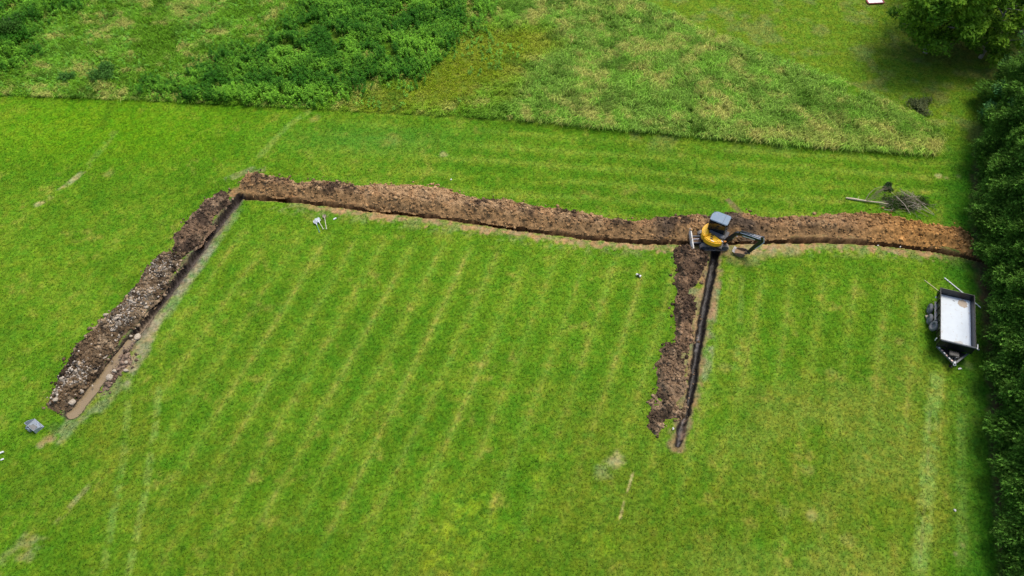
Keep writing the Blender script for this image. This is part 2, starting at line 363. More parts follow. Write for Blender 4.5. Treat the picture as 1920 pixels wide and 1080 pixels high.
# ================================================================ GROUND
def axis(lo, hi, step, far):
    fine = np.arange(lo, hi+step/2, step); out = [fine]
    s = step; a = []; v = hi
    while v < far: s *= 1.35; v += s; a.append(v)
    b = []; v = lo; s = step
    while v > -far: s *= 1.35; v -= s; b.append(v)
    return np.concatenate([b[::-1], fine, a])
xs = axis(-45, 45, .09, 1500); ys = axis(11, 66, .09, 1500)
X, Y = np.meshgrid(xs, ys); gz, tr, fr = ground_height(X, Y)
col = lawn_colour(X, Y); wet = np.zeros(X.shape)
nA = fbm(X, Y, 1.1, 4, 100); nB = fbm(X, Y, 5, 3, 101)
for (s, dep, d, kind) in tr:
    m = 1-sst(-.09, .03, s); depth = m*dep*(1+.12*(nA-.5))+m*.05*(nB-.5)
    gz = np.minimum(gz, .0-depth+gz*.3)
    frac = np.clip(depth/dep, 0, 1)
    if kind == 0: t_ = sst(.30, .75, frac+(nA-.5)*.7)[..., None]; c = np.array([.24, .14, .062])*(1-t_)+np.array([.045, .028, .017])*t_  # long trench: tan clay above, shade at the bottom painted in
    elif kind == 1:
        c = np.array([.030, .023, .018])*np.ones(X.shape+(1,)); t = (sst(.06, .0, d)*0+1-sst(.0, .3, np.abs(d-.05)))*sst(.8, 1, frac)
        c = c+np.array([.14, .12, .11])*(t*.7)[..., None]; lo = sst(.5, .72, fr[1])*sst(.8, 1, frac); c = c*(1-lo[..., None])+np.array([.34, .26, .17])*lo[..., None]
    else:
        c = np.array([.022, .018, .015])*np.ones(X.shape+(1,)); t = sst(.56, .72, fbm(X, Y, 1.6, 3, 102))*sst(.9, 1, frac)*(1-sst(.04, .16, d)); c = c+np.array([.15, .14, .14])*t[..., None]  # pale streaks painted along the black floor as wet shine
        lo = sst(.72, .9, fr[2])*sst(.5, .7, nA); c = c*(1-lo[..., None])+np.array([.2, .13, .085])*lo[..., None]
        wet = np.maximum(wet, m*sst(.8, 1, frac)*.8)
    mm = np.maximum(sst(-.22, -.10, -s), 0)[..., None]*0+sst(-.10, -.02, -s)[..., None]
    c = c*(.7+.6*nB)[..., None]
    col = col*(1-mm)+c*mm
nx, ny = len(xs), len(ys)
idx = np.arange(nx*ny).reshape(ny, nx)
F = np.stack([idx[:-1, :-1], idx[:-1, 1:], idx[1:, 1:], idx[1:, :-1]], -1).reshape(-1, 4)
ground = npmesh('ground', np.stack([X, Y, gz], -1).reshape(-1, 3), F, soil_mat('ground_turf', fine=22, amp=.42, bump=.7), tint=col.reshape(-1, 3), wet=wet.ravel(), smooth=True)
tag(ground, kind='structure')
zfine = gz[:, :]
def hz(x, y):
    """ground height lookup"""
    i = np.clip(np.searchsorted(ys, y), 0, ny-1); j = np.clip(np.searchsorted(xs, x), 0, nx-1); return gz[i, j]
def lookup(arr, x, y):
    i = np.clip(np.searchsorted(ys, y), 0, ny-1); j = np.clip(np.searchsorted(xs, x), 0, nx-1); return arr[i, j]

# muddy water standing in the low end of the left trench
wp = GL([(196, 655), (178, 688), (150, 725), (118, 765), (118, 790), (160, 790), (205, 735), (235, 690), (262, 640), (235, 632)])
mw = MB(); mw.prism([tuple(p) for p in wp], -.42, -.215, axis='z')
tag(mw.build('muddy_water', mat('silty_water', (.25, .185, .105), .22, 0, .12, 2.2)), kind='structure')

# ================================================================ SPOIL HEAPS
ico = None
def ico_data(sub=1):
    bm = bmesh.new(); bmesh.ops.create_icosphere(bm, subdivisions=sub, radius=1); bm.verts.ensure_lookup_table()
    V = np.array([v.co[:] for v in bm.verts]); Fc = np.array([[v.index for v in f.verts] for f in bm.faces]); bm.free(); return V, Fc
IV, IF = ico_data(1)
def lumps(P, S, tint, seed=0, flat=.7):
    """many angular clods: positions P (n,3), sizes S (n,), tint (n,3)"""
    r = np.random.default_rng(seed); n = len(P); k = len(IV)
    jit = 1+.55*(r.random((n, k, 1))-.5); sc = S[:, None, None]*(.65+.7*r.random((n, 1, 3)))*np.array([1, 1, flat])
    a = r.random(n)*6.28; ca, sa = np.cos(a)[:, None], np.sin(a)[:, None]
    V = IV[None]*jit*sc; x = V[..., 0]*ca-V[..., 1]*sa; y = V[..., 0]*sa+V[..., 1]*ca; V = np.stack([x, y, V[..., 2]], -1)+P[:, None]
    Fc = (IF[None]+(np.arange(n)*k)[:, None, None]).reshape(-1, 3)
    return V.reshape(-1, 3), Fc, np.repeat(tint, k, 0)
HEAPS = []
def heap(name, poly_px, h, pal, seed, label, res=.065, rough=.30, clods=900, shoulder=.7, step_tone=None, ragged=.5):
    poly = GL(poly_px); lo = poly.min(0)-.6; hi = poly.max(0)+.6
    gx = np.arange(lo[0], hi[0], res); gy = np.arange(lo[1], hi[1], res); X, Y = np.meshgrid(gx, gy)
    s = sdist(X, Y, poly)+ragged*(fbm(X, Y, 1.5, 4, seed)-.47)+ragged*1.1*(fbm(X, Y, .55, 2, seed+12)-.47)
    n1 = fbm(X, Y, .9, 3, seed+1); n2 = fbm(X, Y, 2.2, 4, seed+2, .6); n3 = fbm(X, Y, 7., 2, seed+3)
    z = h*np.clip(sst(-.02, shoulder, s), 0, 1)*(.65+.7*n1)+rough*(n2-.5)*sst(-.02, .25, s)+rough*.6*(n3-.5)*sst(0, .15, s)
    z = np.where(s > 0, np.maximum(z, .015), -.08)
    # colour: dark topsoil dumps between paler clay
    def tone(X, Y, k):
        t1 = fbm(X*1.0, Y*.5, .95, 3, seed+4); t2 = fbm(X, Y, 2.6, 4, seed+5); t3 = fbm(X, Y, .25, 2, seed+6)
        c = np.array(pal[0])*np.ones(X.shape+(1,))
        m = sst(.42, .54, t1*.66+t2*.34)[..., None]; c = c*(1-m)+np.array(pal[1])*m
        m = sst(.48, .64, t2*.7+t3*.3)[..., None]*.8; c = c*(1-m)+np.array(pal[2])*m
        if step_tone is not None: c = step_tone(X, Y, c)
        return c*(.40+1.2*fbm(X, Y, 4.5, 3, seed+9, .75))[..., None]
    c = tone(X, Y, 0); keep = s > -.12
    ny_, nx_ = X.shape; id_ = np.arange(nx_*ny_).reshape(ny_, nx_)
    kf = keep[:-1, :-1] & keep[:-1, 1:] & keep[1:, 1:] & keep[1:, :-1]
    Fq = np.stack([id_[:-1, :-1], id_[:-1, 1:], id_[1:, 1:], id_[1:, :-1]], -1)[kf]
    used = np.unique(Fq); rm = np.full(nx_*ny_, -1); rm[used] = np.arange(len(used))
    V = np.stack([X, Y, z+hz(X, Y)*(s > .05)], -1).reshape(-1, 3)[used]
    Fq = rm[Fq]; T = np.concatenate([Fq[:, [0, 1, 2]], Fq[:, [0, 2, 3]]])
    cc = c.reshape(-1, 3)[used]
    # clods
    r = np.random.default_rng(seed); ii = r.integers(0, X.size, clods*14); sv = s.ravel()[ii]
    ok = (sv > -.30) & (r.random(len(ii)) < np.where(sv < .05, .12, 1)); ii = ii[ok][:clods]
    S = .018+.11*r.random(len(ii))**4; P = np.stack([X.ravel()[ii]+r.random(len(ii))*res, Y.ravel()[ii]+r.random(len(ii))*res, np.maximum(z.ravel()[ii], 0)+S*.25], -1)
    ct = tone(P[:, 0], P[:, 1], 0)*(.7+.8*r.random((len(ii), 1)))
    LV, LF, LT = lumps(P, S, ct, seed)
    V2 = np.concatenate([V, LV]); T2 = np.concatenate([T, LF+len(V)]); c2 = np.concatenate([cc, LT])
    o = npmesh(name, V2, T2, SOIL, tint=c2, wet=np.zeros(len(V2)))
    tag(o, label, 'dirt heap'); HEAPS.append((gx, gy, z, s)); return o
SOIL = soil_mat('loose_soil', fine=30, amp=.38, bump=.9)
def heap_z(x, y):
    best = 0.
    for gx, gy, z, s in HEAPS:
        if gx[0] < x < gx[-1] and gy[0] < y < gy[-1]:
            i = min(np.searchsorted(gy, y), len(gy)-1); j = min(np.searchsorted(gx, x), len(gx)-1)
            if s[i, j] > 0: best = max(best, float(z[i, j]))
    return best
clay = [(.255, .150, .072), (.062, .041, .026), (.37, .24, .125)]
def main_tone(X, Y, c):
    px, py = proj(X, Y)
    d = pdist(X, Y, main_tr)[0]; m = ((1-sst(.65, 1.25, d+.5*(fbm(X, Y, 1.4, 3, 142)-.5)))*.85)[..., None]; c = c*(1-m)+np.array([.245, .148, .066])*m
    m = (sst(1200, 1260, px)*(1-sst(1400, 1460, px)))[..., None]*sst(.35, .6, fbm(X, Y, .8, 3, 140))[..., None]*.85; c = c*(1-m)+np.array([.085, .062, .043])*m
    m = (sst(1560, 1720, px))[..., None]*.75; c = c*(1-m)+np.array([.37, .19, .058])*m*(.6+.8*fbm(X, Y, 1.7, 3, 141))[..., None]
    return c
heap('spoil_heap', [(446, 358), (449, 338), (462, 329), (500, 328), (560, 338), (620, 342), (700, 346), (780, 350), (840, 356), (880, 370), (940, 376), (1000, 383), (1050, 394),
                    (1100, 400), (1150, 408), (1200, 413), (1260, 409), (1300, 404), (1340, 400), (1372, 402), (1372, 448), (1290, 449), (1200, 447), (1100, 439), (1000, 425),
                    (900, 411), (800, 398), (700, 387), (600, 375), (520, 366), (470, 364)], .42, clay, 200,
     'long brown berm of dumped earth running behind the trench left of the excavator', clods=5000, step_tone=main_tone, shoulder=.85)
heap('spoil_heap', [(1360, 400), (1400, 404), (1440, 411), (1500, 409), (1560, 405), (1620, 402), (1660, 400), (1700, 411), (1745, 422), (1790, 422), (1812, 432), (1826, 448),
                    (1826, 483), (1790, 471), (1740, 461), (1650, 450), (1550, 445), (1450, 445), (1360, 449)], .40, clay, 230,
     'orange brown berm of dumped earth between the excavator and the hedge', clods=2200, step_tone=main_tone, shoulder=.85)
dk = [(.13, .085, .06), (.07, .05, .038), (.24, .17, .12)]
heap('spoil_heap', [(418, 366), (428, 382), (408, 400), (388, 425), (372, 452), (350, 470), (332, 470), (330, 445), (348, 420), (362, 400), (385, 378), (402, 370)], .45,
     [(.16, .105, .064), (.065, .044, .03), (.26, .18, .11)], 260, 'short brown clod pile beside the upper end of the left trench', clods=900, shoulder=.55, ragged=.75)
heap('rubble_heap', [(326, 474), (346, 478), (334, 500), (314, 530), (295, 556), (272, 586), (247, 620), (226, 646), (202, 677), (180, 702), (160, 728), (128, 764), (104, 774), (88, 764), (93, 742),
                     (103, 714), (118, 686), (134, 664), (158, 632), (184, 604), (206, 588), (226, 570), (254, 536), (278, 508), (300, 480)], .42,
     [(.13, .088, .050), (.045, .032, .021), (.30, .22, .135)], 290, 'long heap of dark soil full of pale broken stone along the left trench', clods=3800, shoulder=.5, ragged=.38, rough=.36)
heap('spoil_heap', [(238, 658), (250, 664), (240, 682), (224, 702), (208, 724), (192, 738), (188, 730), (204, 708), (222, 684)], .20, dk, 310,
     'small dark crumbly pile on the right side of the left trench', clods=420, shoulder=.35)
heap('spoil_heap', [(1282, 470), (1308, 472), (1322, 490), (1318, 505), (1306, 520), (1298, 545), (1302, 570), (1296, 600), (1292, 625), (1290, 662), (1256, 662), (1254, 630), (1262, 590), (1266, 560), (1260, 520), (1268, 500)],
     .45, [(.115, .074, .045), (.06, .040, .027), (.22, .14, .08)], 330, 'dark soil pile directly below the excavator left of the short trench', clods=1500, shoulder=.6, ragged=.95)
heap('spoil_heap', [(1240, 655), (1256, 650), (1280, 655), (1278, 672), (1284, 700), (1276, 722), (1268, 745), (1276, 770), (1262, 795), (1250, 812), (1226, 814), (1220, 800), (1230, 775), (1222, 755), (1234, 730), (1232, 700), (1240, 680)],
     .36, [(.175, .115, .068), (.075, .052, .033), (.29, .20, .12)], 350, 'paler brown soil pile at the near end of the short trench', clods=1300, shoulder=.55, ragged=1.0)

# ---- stones of the rubble heap
STONE = mat('pale_limestone', (.42, .36, .27), .85, 0, .25, 6, .4, dirt=(.22, .16, .11), dirt_amt=.45)
WHITE_STONE = mat('white_stone', (.62, .60, .55), .8, 0, .15, 8, .3)
def rock_mesh(seed, material=None):
    r = np.random.default_rng(seed); V, Fc = ico_data(2)
    V = V*(1+.16*(r.random((len(V), 1))-.5))
    for _ in range(5):                       # chop flat faces
        nrm = r.normal(size=3); nrm /= np.linalg.norm(nrm); d = V@nrm; ex = np.maximum(d-.62, 0); V = V-ex[:, None]*nrm*.9
    V = V*np.array([1., .75, .55]); me = bpy.data.meshes.new('rock'); me.from_pydata(V.tolist(), [], Fc.tolist()); me.materials.append(material or STONE); return me
RM = [rock_mesh(i) for i in range(5)]
def rock(px, py, size, label, group=None, me=None, z=None):
    x, y = G(px, py, .3 if z is None else z); o = bpy.data.objects.new('rock', me or RM[rnd.randrange(5)]); link(o)
    zz = max(heap_z(x, y), float(hz(np.array(x), np.array(y)))); o.location = (x, y, zz+size*.22); s = size*.62
    o.scale = (s, s*rnd.uniform(.8, 1.1), s*rnd.uniform(.8, 1.1)); o.rotation_euler = (rnd.uniform(-.4, .4), rnd.uniform(-.4, .4), rnd.uniform(0, 6.28))
    return tag(o, label, 'rock', group)
axis_l = np.array([(318, 490), (288, 528), (256, 565), (228, 602), (198, 640), (165, 680), (136, 715), (112, 748)])
for i in range(70):
    t = rnd.random()*6.99; k = int(t); p = axis_l[k]*(1-t+k)+axis_l[k+1]*(t-k)
    rock(p[0]+rnd.gauss(0, 9+k*1.4), p[1]+rnd.gauss(0, 7), rnd.uniform(.07, .17)*(1+.6*(rnd.random() < .15)), 'pale broken stone lying on the long rubble heap', 'pale stones on the rubble heap')
rock(199, 590, .32, 'pale rock lying on the grass left of the rubble heap', z=.1)
rock(219, 602, .32, 'large pale block on the crest of the rubble heap')
rock(259, 634, .46, 'largest pale slab on the right lip of the left trench', z=0)
rock(204, 705, .42, 'pale slab on the small dark pile right of the water')
rock(214, 694, .28, 'second pale stone on the small dark pile right of the water')
rock(237, 695, .26, 'pale stone on the grass right of the small dark pile', z=0)
rock(238, 682, .24, 'smallest pale stone right of the small dark pile', z=0)
rock(132, 750, .40, 'tan slab at the lower end of the rubble heap')
rock(272, 572, .26, 'pale stone at the trench edge of the rubble heap')
rock(108, 752, .3, 'pale stone at the bottom left corner of the rubble heap')
WM = rock_mesh(99, WHITE_STONE)
rock(846, 337, .16, 'small white stone on the grass behind the long berm', me=WM, z=0)
rock(1646, 461, .14, 'small white stone on the near lip of the right trench', me=WM, z=0)
rock(1790, 957, .15, 'white stone on the grass between the wheel tracks at bottom right', me=WM, z=0)
rock(1262, 804, .16, 'white stone at the near end of the short trench pile', me=WM, z=0)
rock(1688, 463, .11, 'second white stone on the lip near the hedge', me=WM, z=0)

# small rubble nobody could count
r = np.random.default_rng(5); n = 4400; t = r.random(n)*6.99; k = t.astype(int); fr_ = (t-k)[:, None]
pp = axis_l[k]*(1-fr_)+axis_l[k+1]*fr_; pp[:, 0] += r.normal(0, 12, n)+k*.5; pp[:, 1] += r.normal(0, 9, n)
P = np.array([(*G(a, b, .3), 0) for a, b in pp]); hzv = np.array([heap_z(a, b) for a, b, _ in P])
dens = fbm(P[:, 0], P[:, 1], 1.1, 3, 61); ok = (hzv > .05) & (dens > .42); P[:, 2] = hzv; P = P[ok]; S = .02+.075*r.random(len(P))**2.5
g = .13+.50*r.random((len(P), 1))**2.2; LV, LF, LT = lumps(P+np.array([0, 0, .02]), S, g*np.array([1, .86, .68]), 6)
tag(npmesh('rubble', LV, LF, SOIL, tint=LT, wet=np.zeros(len(LV))), 'broken pale stone chips strewn over the dark heap', 'rubble', kind='stuff')

# ================================================================ GRASS AND WEEDS
def blades(P, H, W, D, tint, seed=0, segs=1, tipf=1.0):
    """grass blades: base P (n,3), height H, width W, lean D (n,2) as fraction of height; one or two bent segments"""
    r = np.random.default_rng(seed); n = len(P); a = r.random(n)*math.pi; w = np.stack([np.cos(a), np.sin(a), a*0], -1)*W[:, None]*.5
    up = np.stack([D[:, 0]*H, D[:, 1]*H, H], -1)
    if segs == 1:
        V = np.stack([P-w, P+w, P+up], 1); T = np.arange(n*3).reshape(n, 3); cc = np.repeat(tint, 3, 0)
    else:
        mid = P+np.stack([D[:, 0]*H*.3, D[:, 1]*H*.3, H*.7], -1); tip = P+np.stack([D[:, 0]*H, D[:, 1]*H, H*(1-.3*np.hypot(D[:, 0], D[:, 1]))], -1)
        V = np.stack([P-w, P+w, mid+w*.75, mid-w*.75, tip], 1); b = (np.arange(n)*5)[:, None, None]
        T = (np.array([[0, 1, 2], [0, 2, 3], [3, 2, 4]])[None]+b).reshape(-1, 3); cc = np.repeat(tint, 5, 0)
        cc = cc.reshape(n, 5, 3)
        cc = cc.reshape(-1, 3)
    return V.reshape(-1, 3), T, cc
GRASS = leaf_mat('grass_blade', trans=.3)
def in_view(X, Y, m=60):
    px, py = proj(X, Y); return (px > -m) & (px < 1920+m) & (py > -m-40) & (py < 1080+m)
# mown lawn
n = 620000; x = rng.uniform(-44, 44, n); y = rng.uniform(12, 66, n)
gzv = lookup(gz, x, y); ok = in_view(x, y, 20) & (gzv > -.06) & ~inside(x, y, meadow_poly) & (hedge_d(x, y) > .3)
x, y, gzv = x[ok], y[ok], gzv[ok]; tc_ = lookup(col, x, y)
green = tc_[:, 1] > tc_[:, 0]*1.12; keep = green | (rng.random(len(x)) < .15); x, y, gzv, tc_ = x[keep], y[keep], gzv[keep], tc_[keep]
for gx_, gy_, z_, s_ in HEAPS:
    m = (x > gx_[0]) & (x < gx_[-1]) & (y > gy_[0]) & (y < gy_[-1]); i = np.clip(np.searchsorted(gy_, y), 0, len(gy_)-1); j = np.clip(np.searchsorted(gx_, x), 0, len(gx_)-1)
    q = ~(m & (s_[i, j] > .0)); x, y, gzv, tc_ = x[q], y[q], gzv[q], tc_[q]
n = len(x); bt = tc_*(.50+1.05*rng.random((n, 1))**1.2)*(1+np.c_[.25*(rng.random(n)-.4), np.zeros(n), np.zeros(n)])
BV, BT, BC = blades(np.stack([x, y, gzv-.005], -1), .04+.055*rng.random(n), .028+.03*rng.random(n), rng.normal(0, .9, (n, 2)), bt, 3)
tag(npmesh('lawn_grass', BV, BT, GRASS, tint=BC), 'short mown green lawn grass', 'grass', kind='stuff')

# tall meadow grass
def scatter(poly, n, seed):
    r = np.random.default_rng(seed); lo = poly.min(0); hi = poly.max(0); lo = np.maximum(lo, [-48, 10]); hi = np.minimum(hi, [48, 72])
    x = r.uniform(lo[0], hi[0], n); y = r.uniform(lo[1], hi[1], n); ok = inside(x, y, poly) & in_view(x, y, 90); return x[ok], y[ok]
x, y = scatter(meadow_poly, 60000, 21); n = len(x)
u = rng.random(n); ww = inside(x, y, weeds_poly) | inside(x, y, weeds2_poly); ef = sdist(x, y, meadow_poly)+4.*(fbm(x, y, .5, 3, 416)-.45)-rng.random(len(x))*1.2; pe_ = proj(x, y); ef = np.where(pe_[1] > np.interp(pe_[0], [e[0] for e in edge_px], [e[1] for e in edge_px])-30, 1, ef); ww = ww | (ef < 0); q = ~ww | (u < .25); x, y = x[q], y[q]; n = len(x)
px, py = proj(x, y); nb = 11
olive = sst(-1.8, 1.8, sdist(x, y, olive_poly)+4*(fbm(x, y, .3, 3, 406)-.5)); olive_b = olive > .5
tn = fbm(x, y, .5, 3, 401); tn2 = fbm(x, y, 1.6, 3, 402); wind = fbm(x, y, .35, 2, 403)
right = sst(850, 1050, px)
cA = np.array([.19, .40, .025]); cB = np.array([.29, .49, .075]); cS = np.array([.56, .53, .15]); cO = np.array([.34, .42, .02]); cD = np.array([.10, .24, .02]); cL = np.array([.25, .54, .045])
c = cA*(1-right[:, None])+cB*right[:, None]
m = sst(.42, .62, tn)[:, None]*.6; c = c*(1-m)+cL*m
m = (sst(.50, .66, tn2*.6+tn*.4)*.85)[:, None]; c = c*(1-m)+cS*m
edge_band = sst(0, 1, 1-np.abs(py-np.interp(px, [e[0] for e in edge_px], [e[1] for e in edge_px])+18)/22)*sst(1180, 1500, px)
m = (edge_band*.5)[:, None]; c = c*(1-m)+cS*m
m = (olive*.8)[:, None]; c = c*(1-m)+cO*m
m = (sst(.58, .75, fbm(x, y, .8, 3, 404))*.75)[:, None]; c = c*(1-m)+cD*m
hgt = (.30+.15*right+.42*fbm(x, y, .7, 3, 405))*(1-.5*olive)*(1-.25*(1-right))
ang = (-2.1+.9*(wind-.5)*2)                        # blades lodged by the wind, mostly toward the lower left
lean = .55+.9*tn
rep = lambda a: np.repeat(a, nb, 0)
xb = rep(x)+rng.normal(0, .10, n*nb); yb = rep(y)+rng.normal(0, .10, n*nb); N = n*nb
sel = inside(xb, yb, meadow_poly); xb, yb = xb[sel], yb[sel]
Hh = (rep(hgt)*(.5+.8*rng.random(N)))[sel]; A = (rep(ang)+rng.normal(0, .7, N))[sel]; Ln = (rep(lean)*(.5+.8*rng.random(N)))[sel]
bc = (rep(c)*(.4+1.15*rng.random((N, 1))))[sel]; N = len(xb)
BV, BT, BC = blades(np.stack([xb, yb, np.full(N, -.02)], -1), Hh, .022+.03*rng.random(N), np.stack([np.cos(A)*Ln, np.sin(A)*Ln], -1), bc, 4, segs=2)
tag(npmesh('meadow_grass', BV, BT, GRASS, tint=BC), 'tall wind-bent meadow grass, pale green and straw coloured', 'grass', kind='stuff')

# broadleaf weeds: upright stems with whorls of leaves
def weeds(x, y, hgt, tint, seed, nl=26):
    r = np.random.default_rng(seed); n = len(x); N = n*nl; rp = lambda a: np.repeat(a, nl, 0)
    f = r.random(N)**.7; th = r.random(N)*6.28; H = rp(hgt); lx = rp(r.normal(0, .12, n))*f*H; ly = rp(r.normal(0, .12, n))*f*H
    L = (.09+.15*r.random(N))*(1.15-.55*f); base = np.stack([rp(x)+lx, rp(y)+ly, f*H], -1)
    el = .5-.9*r.random(N); d = np.stack([np.cos(th)*np.cos(el), np.sin(th)*np.cos(el), np.sin(el)], -1)
    s = np.stack([-np.sin(th), np.cos(th), r.normal(0, .3, N)], -1)*(L*.24)[:, None]
    V = np.stack([base, base+d*L[:, None]*.55+s, base+d*L[:, None], base+d*L[:, None]*.55-s], 1)
    b = (np.arange(N)*4)[:, None, None]; T = (np.array([[0, 1, 2], [0, 2, 3]])[None]+b).reshape(-1, 3)
    cc = rp(tint)*(.75+.75*(r.random((N, 1))-.35)); return V.reshape(-1, 3), T, np.repeat(cc, 4, 0)
wbig = GL([(-300, -80), (1050, -80), (1000, 120), (700, 214), (300, 190), (-100, 175)]); x, y = scatter(wbig, 52000, 22)
wf = np.maximum(sdist(x, y, weeds_poly), sdist(x, y, weeds2_poly))+5*(fbm(x, y, .25, 4, 417)-.5); q = (wf > rng.normal(0, .5, len(x))) & inside(x, y, meadow_poly); x, y = x[q], y[q]
q = fbm(x, y, 1.1, 3, 410) > .38; x, y = x[q], y[q]; n = len(x); t = fbm(x, y, .6, 3, 411)[:, None]
t = np.clip(t*2.4-.85+.7*(rng.random((n, 1))-.5), 0, 1); wc = np.array([.045, .18, .010])*(1-t)+np.array([.23, .52, .035])*t*np.array([1, 1, 1])
V1, T1, C1 = weeds(x, y, .35+.9*fbm(x, y, .9, 3, 412)*rng.uniform(.5, 1.2, n), wc, 24)
x3, y3 = scatter(meadow_poly, 9000, 25); px, py = proj(x3, y3); q = (fbm(x3, y3, .45, 3, 413) > np.where(px < 620, .44, .62)); x3, y3 = x3[q], y3[q]; n = len(x3)
V2, T2, C2 = weeds(x3, y3, .25+.3*rng.random(n), np.array([.20, .46, .05])*(.7+.6*fbm(x3, y3, .7, 2, 414))[:, None], 26, 16)
tag(npmesh('weeds', np.concatenate([V1, V2]), np.concatenate([T1, T2+len(V1)]), leaf_mat('weed_leaf', trans=.2), tint=np.concatenate([C1, C2])),
    'dense dark green broadleaf weeds in the overgrown meadow', 'weeds', kind='stuff')

# ================================================================ TREES
BARK = mat('grey_bark', (.26, .23, .19), .9, 0, .35, 14, .6)
LEAF = leaf_mat('tree_leaf', trans=.3)
def conifer_crown(seed, h, r0, n=5200):
    """dense cedar: many feathery sprays through a lobed column"""
    r = np.random.default_rng(seed); f = 1-r.random(n)**.75*.98; z = .15+f*(h-.2)
    th = r.random(n)*6.28; lob = 1+.22*np.sin(th*3+seed+z*1.1)+.16*np.sin(th*5-z*2.3+seed*2); prof = r0*np.clip((1.04-f)**.55*1.0, 0, 1)*(.75+.25*np.clip(f*6, 0, 1))
    depth = 1-.55*r.random(n)**2.2; rad = prof*lob*depth
    base = np.stack([np.cos(th)*rad, np.sin(th)*rad, z], -1)
    el = .35+.55*r.random(n)-.2; th2 = th+r.normal(0, .5, n); d = np.stack([np.cos(th2)*np.cos(el), np.sin(th2)*np.cos(el), np.sin(el)], -1)
    Ls = .30+.32*r.random(n); k = 9; side = np.stack([-np.sin(th2), np.cos(th2), np.zeros(n)], -1); upv = np.cross(side, d)
    Vs = []; 
    for j in range(k):
        t = (j+.3)/k; sg = 1 if j % 2 else -1; roll = (sg*(.55+.5*r.random(n)))
        p = base+d*(Ls*t)[:, None]+upv*(Ls*.04*r.normal(size=n))[:, None]
        q = d*np.cos(roll)[:, None]+(side*np.cos(j*1.9)+upv*np.sin(j*1.9)*.7)*np.abs(np.sin(roll))[:, None]*sg
        l = Ls*(.45-.2*t); w = np.cross(q, upv+side*.3); w /= np.linalg.norm(w, axis=1)[:, None]+1e-6; w = w*.028
        Vs.append(np.stack([p-w, p+w, p+q*l[:, None]], 1))
    V = np.stack(Vs, 1).reshape(-1, 3); T = np.arange(len(V)).reshape(-1, 3)
    cl = fbm(th*2.1, z, .9, 3, seed); tip = r.random((n, 1))
    c = np.array([.05, .15, .016])*(1-cl[:, None])+np.array([.22, .44, .06])*cl[:, None]; c = c*(.42+1.5*tip**2)  # random sprays brightened to stand in for lit tips
    return V, T, np.repeat(c, k*3, 0)
def trunk_mb(h, r0, seed, limbs=6, spread=1.6, z0=1.2, lean=(0, 0)):
    q = random.Random(seed); b = MB(); pts = [Vector((lean[0]*t*t*h+q.uniform(-.05, .05), lean[1]*t*t*h+q.uniform(-.05, .05), t*h)) for t in (0, .15, .35, .6, .85, 1)]
    pts[0] = Vector((0, 0, -.1)); b.tube(pts, [r0*1.3, r0, r0*.85, r0*.6, r0*.35, r0*.12], 9)
    for i in range(limbs):
        t = z0/h+(1-z0/h)*(i+.3)/limbs; p = Vector((lean[0]*t*t*h, lean[1]*t*t*h, t*h)); a = i*2.4+q.random(); L = spread*(1.15-t*.75)*q.uniform(.8, 1.15)
        m1 = p+Vector((math.cos(a)*L*.5, math.sin(a)*L*.5, L*.28)); e = p+Vector((math.cos(a+.2)*L, math.sin(a+.2)*L, L*.42))
        b.tube([p, m1, e], [r0*.42*(1.1-t*.6), r0*.26, r0*.08], 6)
        b.tube([m1, m1+Vector((math.cos(a-.7)*L*.45, math.sin(a-.7)*L*.45, L*.3))], [r0*.18, r0*.05], 5)
    return b
cedar_crowns = []
def cedar(x, y, h, w, rz, proto, label, group):
    t = empty('cedar_tree', (x, y, 0), rz, label, 'tree', group)
    if proto >= len(cedar_crowns):
        V, T, cc = conifer_crown(500+proto*7, 7.0, 2.0, 8200); cr = npmesh('crown', V, T, LEAF, t, tint=cc); tk = trunk_mb(6.3, .14, 40+proto, 9, 1.3).build('trunk', BARK, t, True)
        cedar_crowns.append((cr, tk))
    else:
        cr = cedar_crowns[proto][0].copy(); tk = cedar_crowns[proto][1].copy(); link(cr, t); link(tk, t)
    for o in (cr, tk): o.scale = (w/2., w/2., h/7.)
    return t
hx = lambda Y: np.interp(Y, hedge_line[::-1, 1], hedge_line[::-1, 0])
yy = float(G(1860, 1250)[1]); i = 0
ytop = float(G(1860, 205)[1])
names = ['lowest', ]
while yy < ytop:
    w = rnd.uniform(1.75, 2.3); x = float(hx(yy))+w*.92+rnd.uniform(-.15, .2)
    lab = 'dense dark green cedar in the front row of the tall hedge'
    h = rnd.uniform(6.0, 8.2)
    cedar(x, yy, h, w, rnd.uniform(0, 6.28), i if i < 4 else rnd.randrange(4), lab, 'cedars in the hedge')
    yy += w*rnd.uniform(.85, 1.1); i += 1
yy = float(G(1860, 1250)[1])+1; 
while yy < ytop+1:
    cedar(float(hx(yy))+4.6+rnd.uniform(-.4, .4), yy, rnd.uniform(6.5, 9), rnd.uniform(2.1, 2.6), rnd.uniform(0, 6.28), rnd.randrange(4), 'dark cedar in the back row of the tall hedge', 'cedars behind the hedge front')
    yy += rnd.uniform(2.4, 3.2)

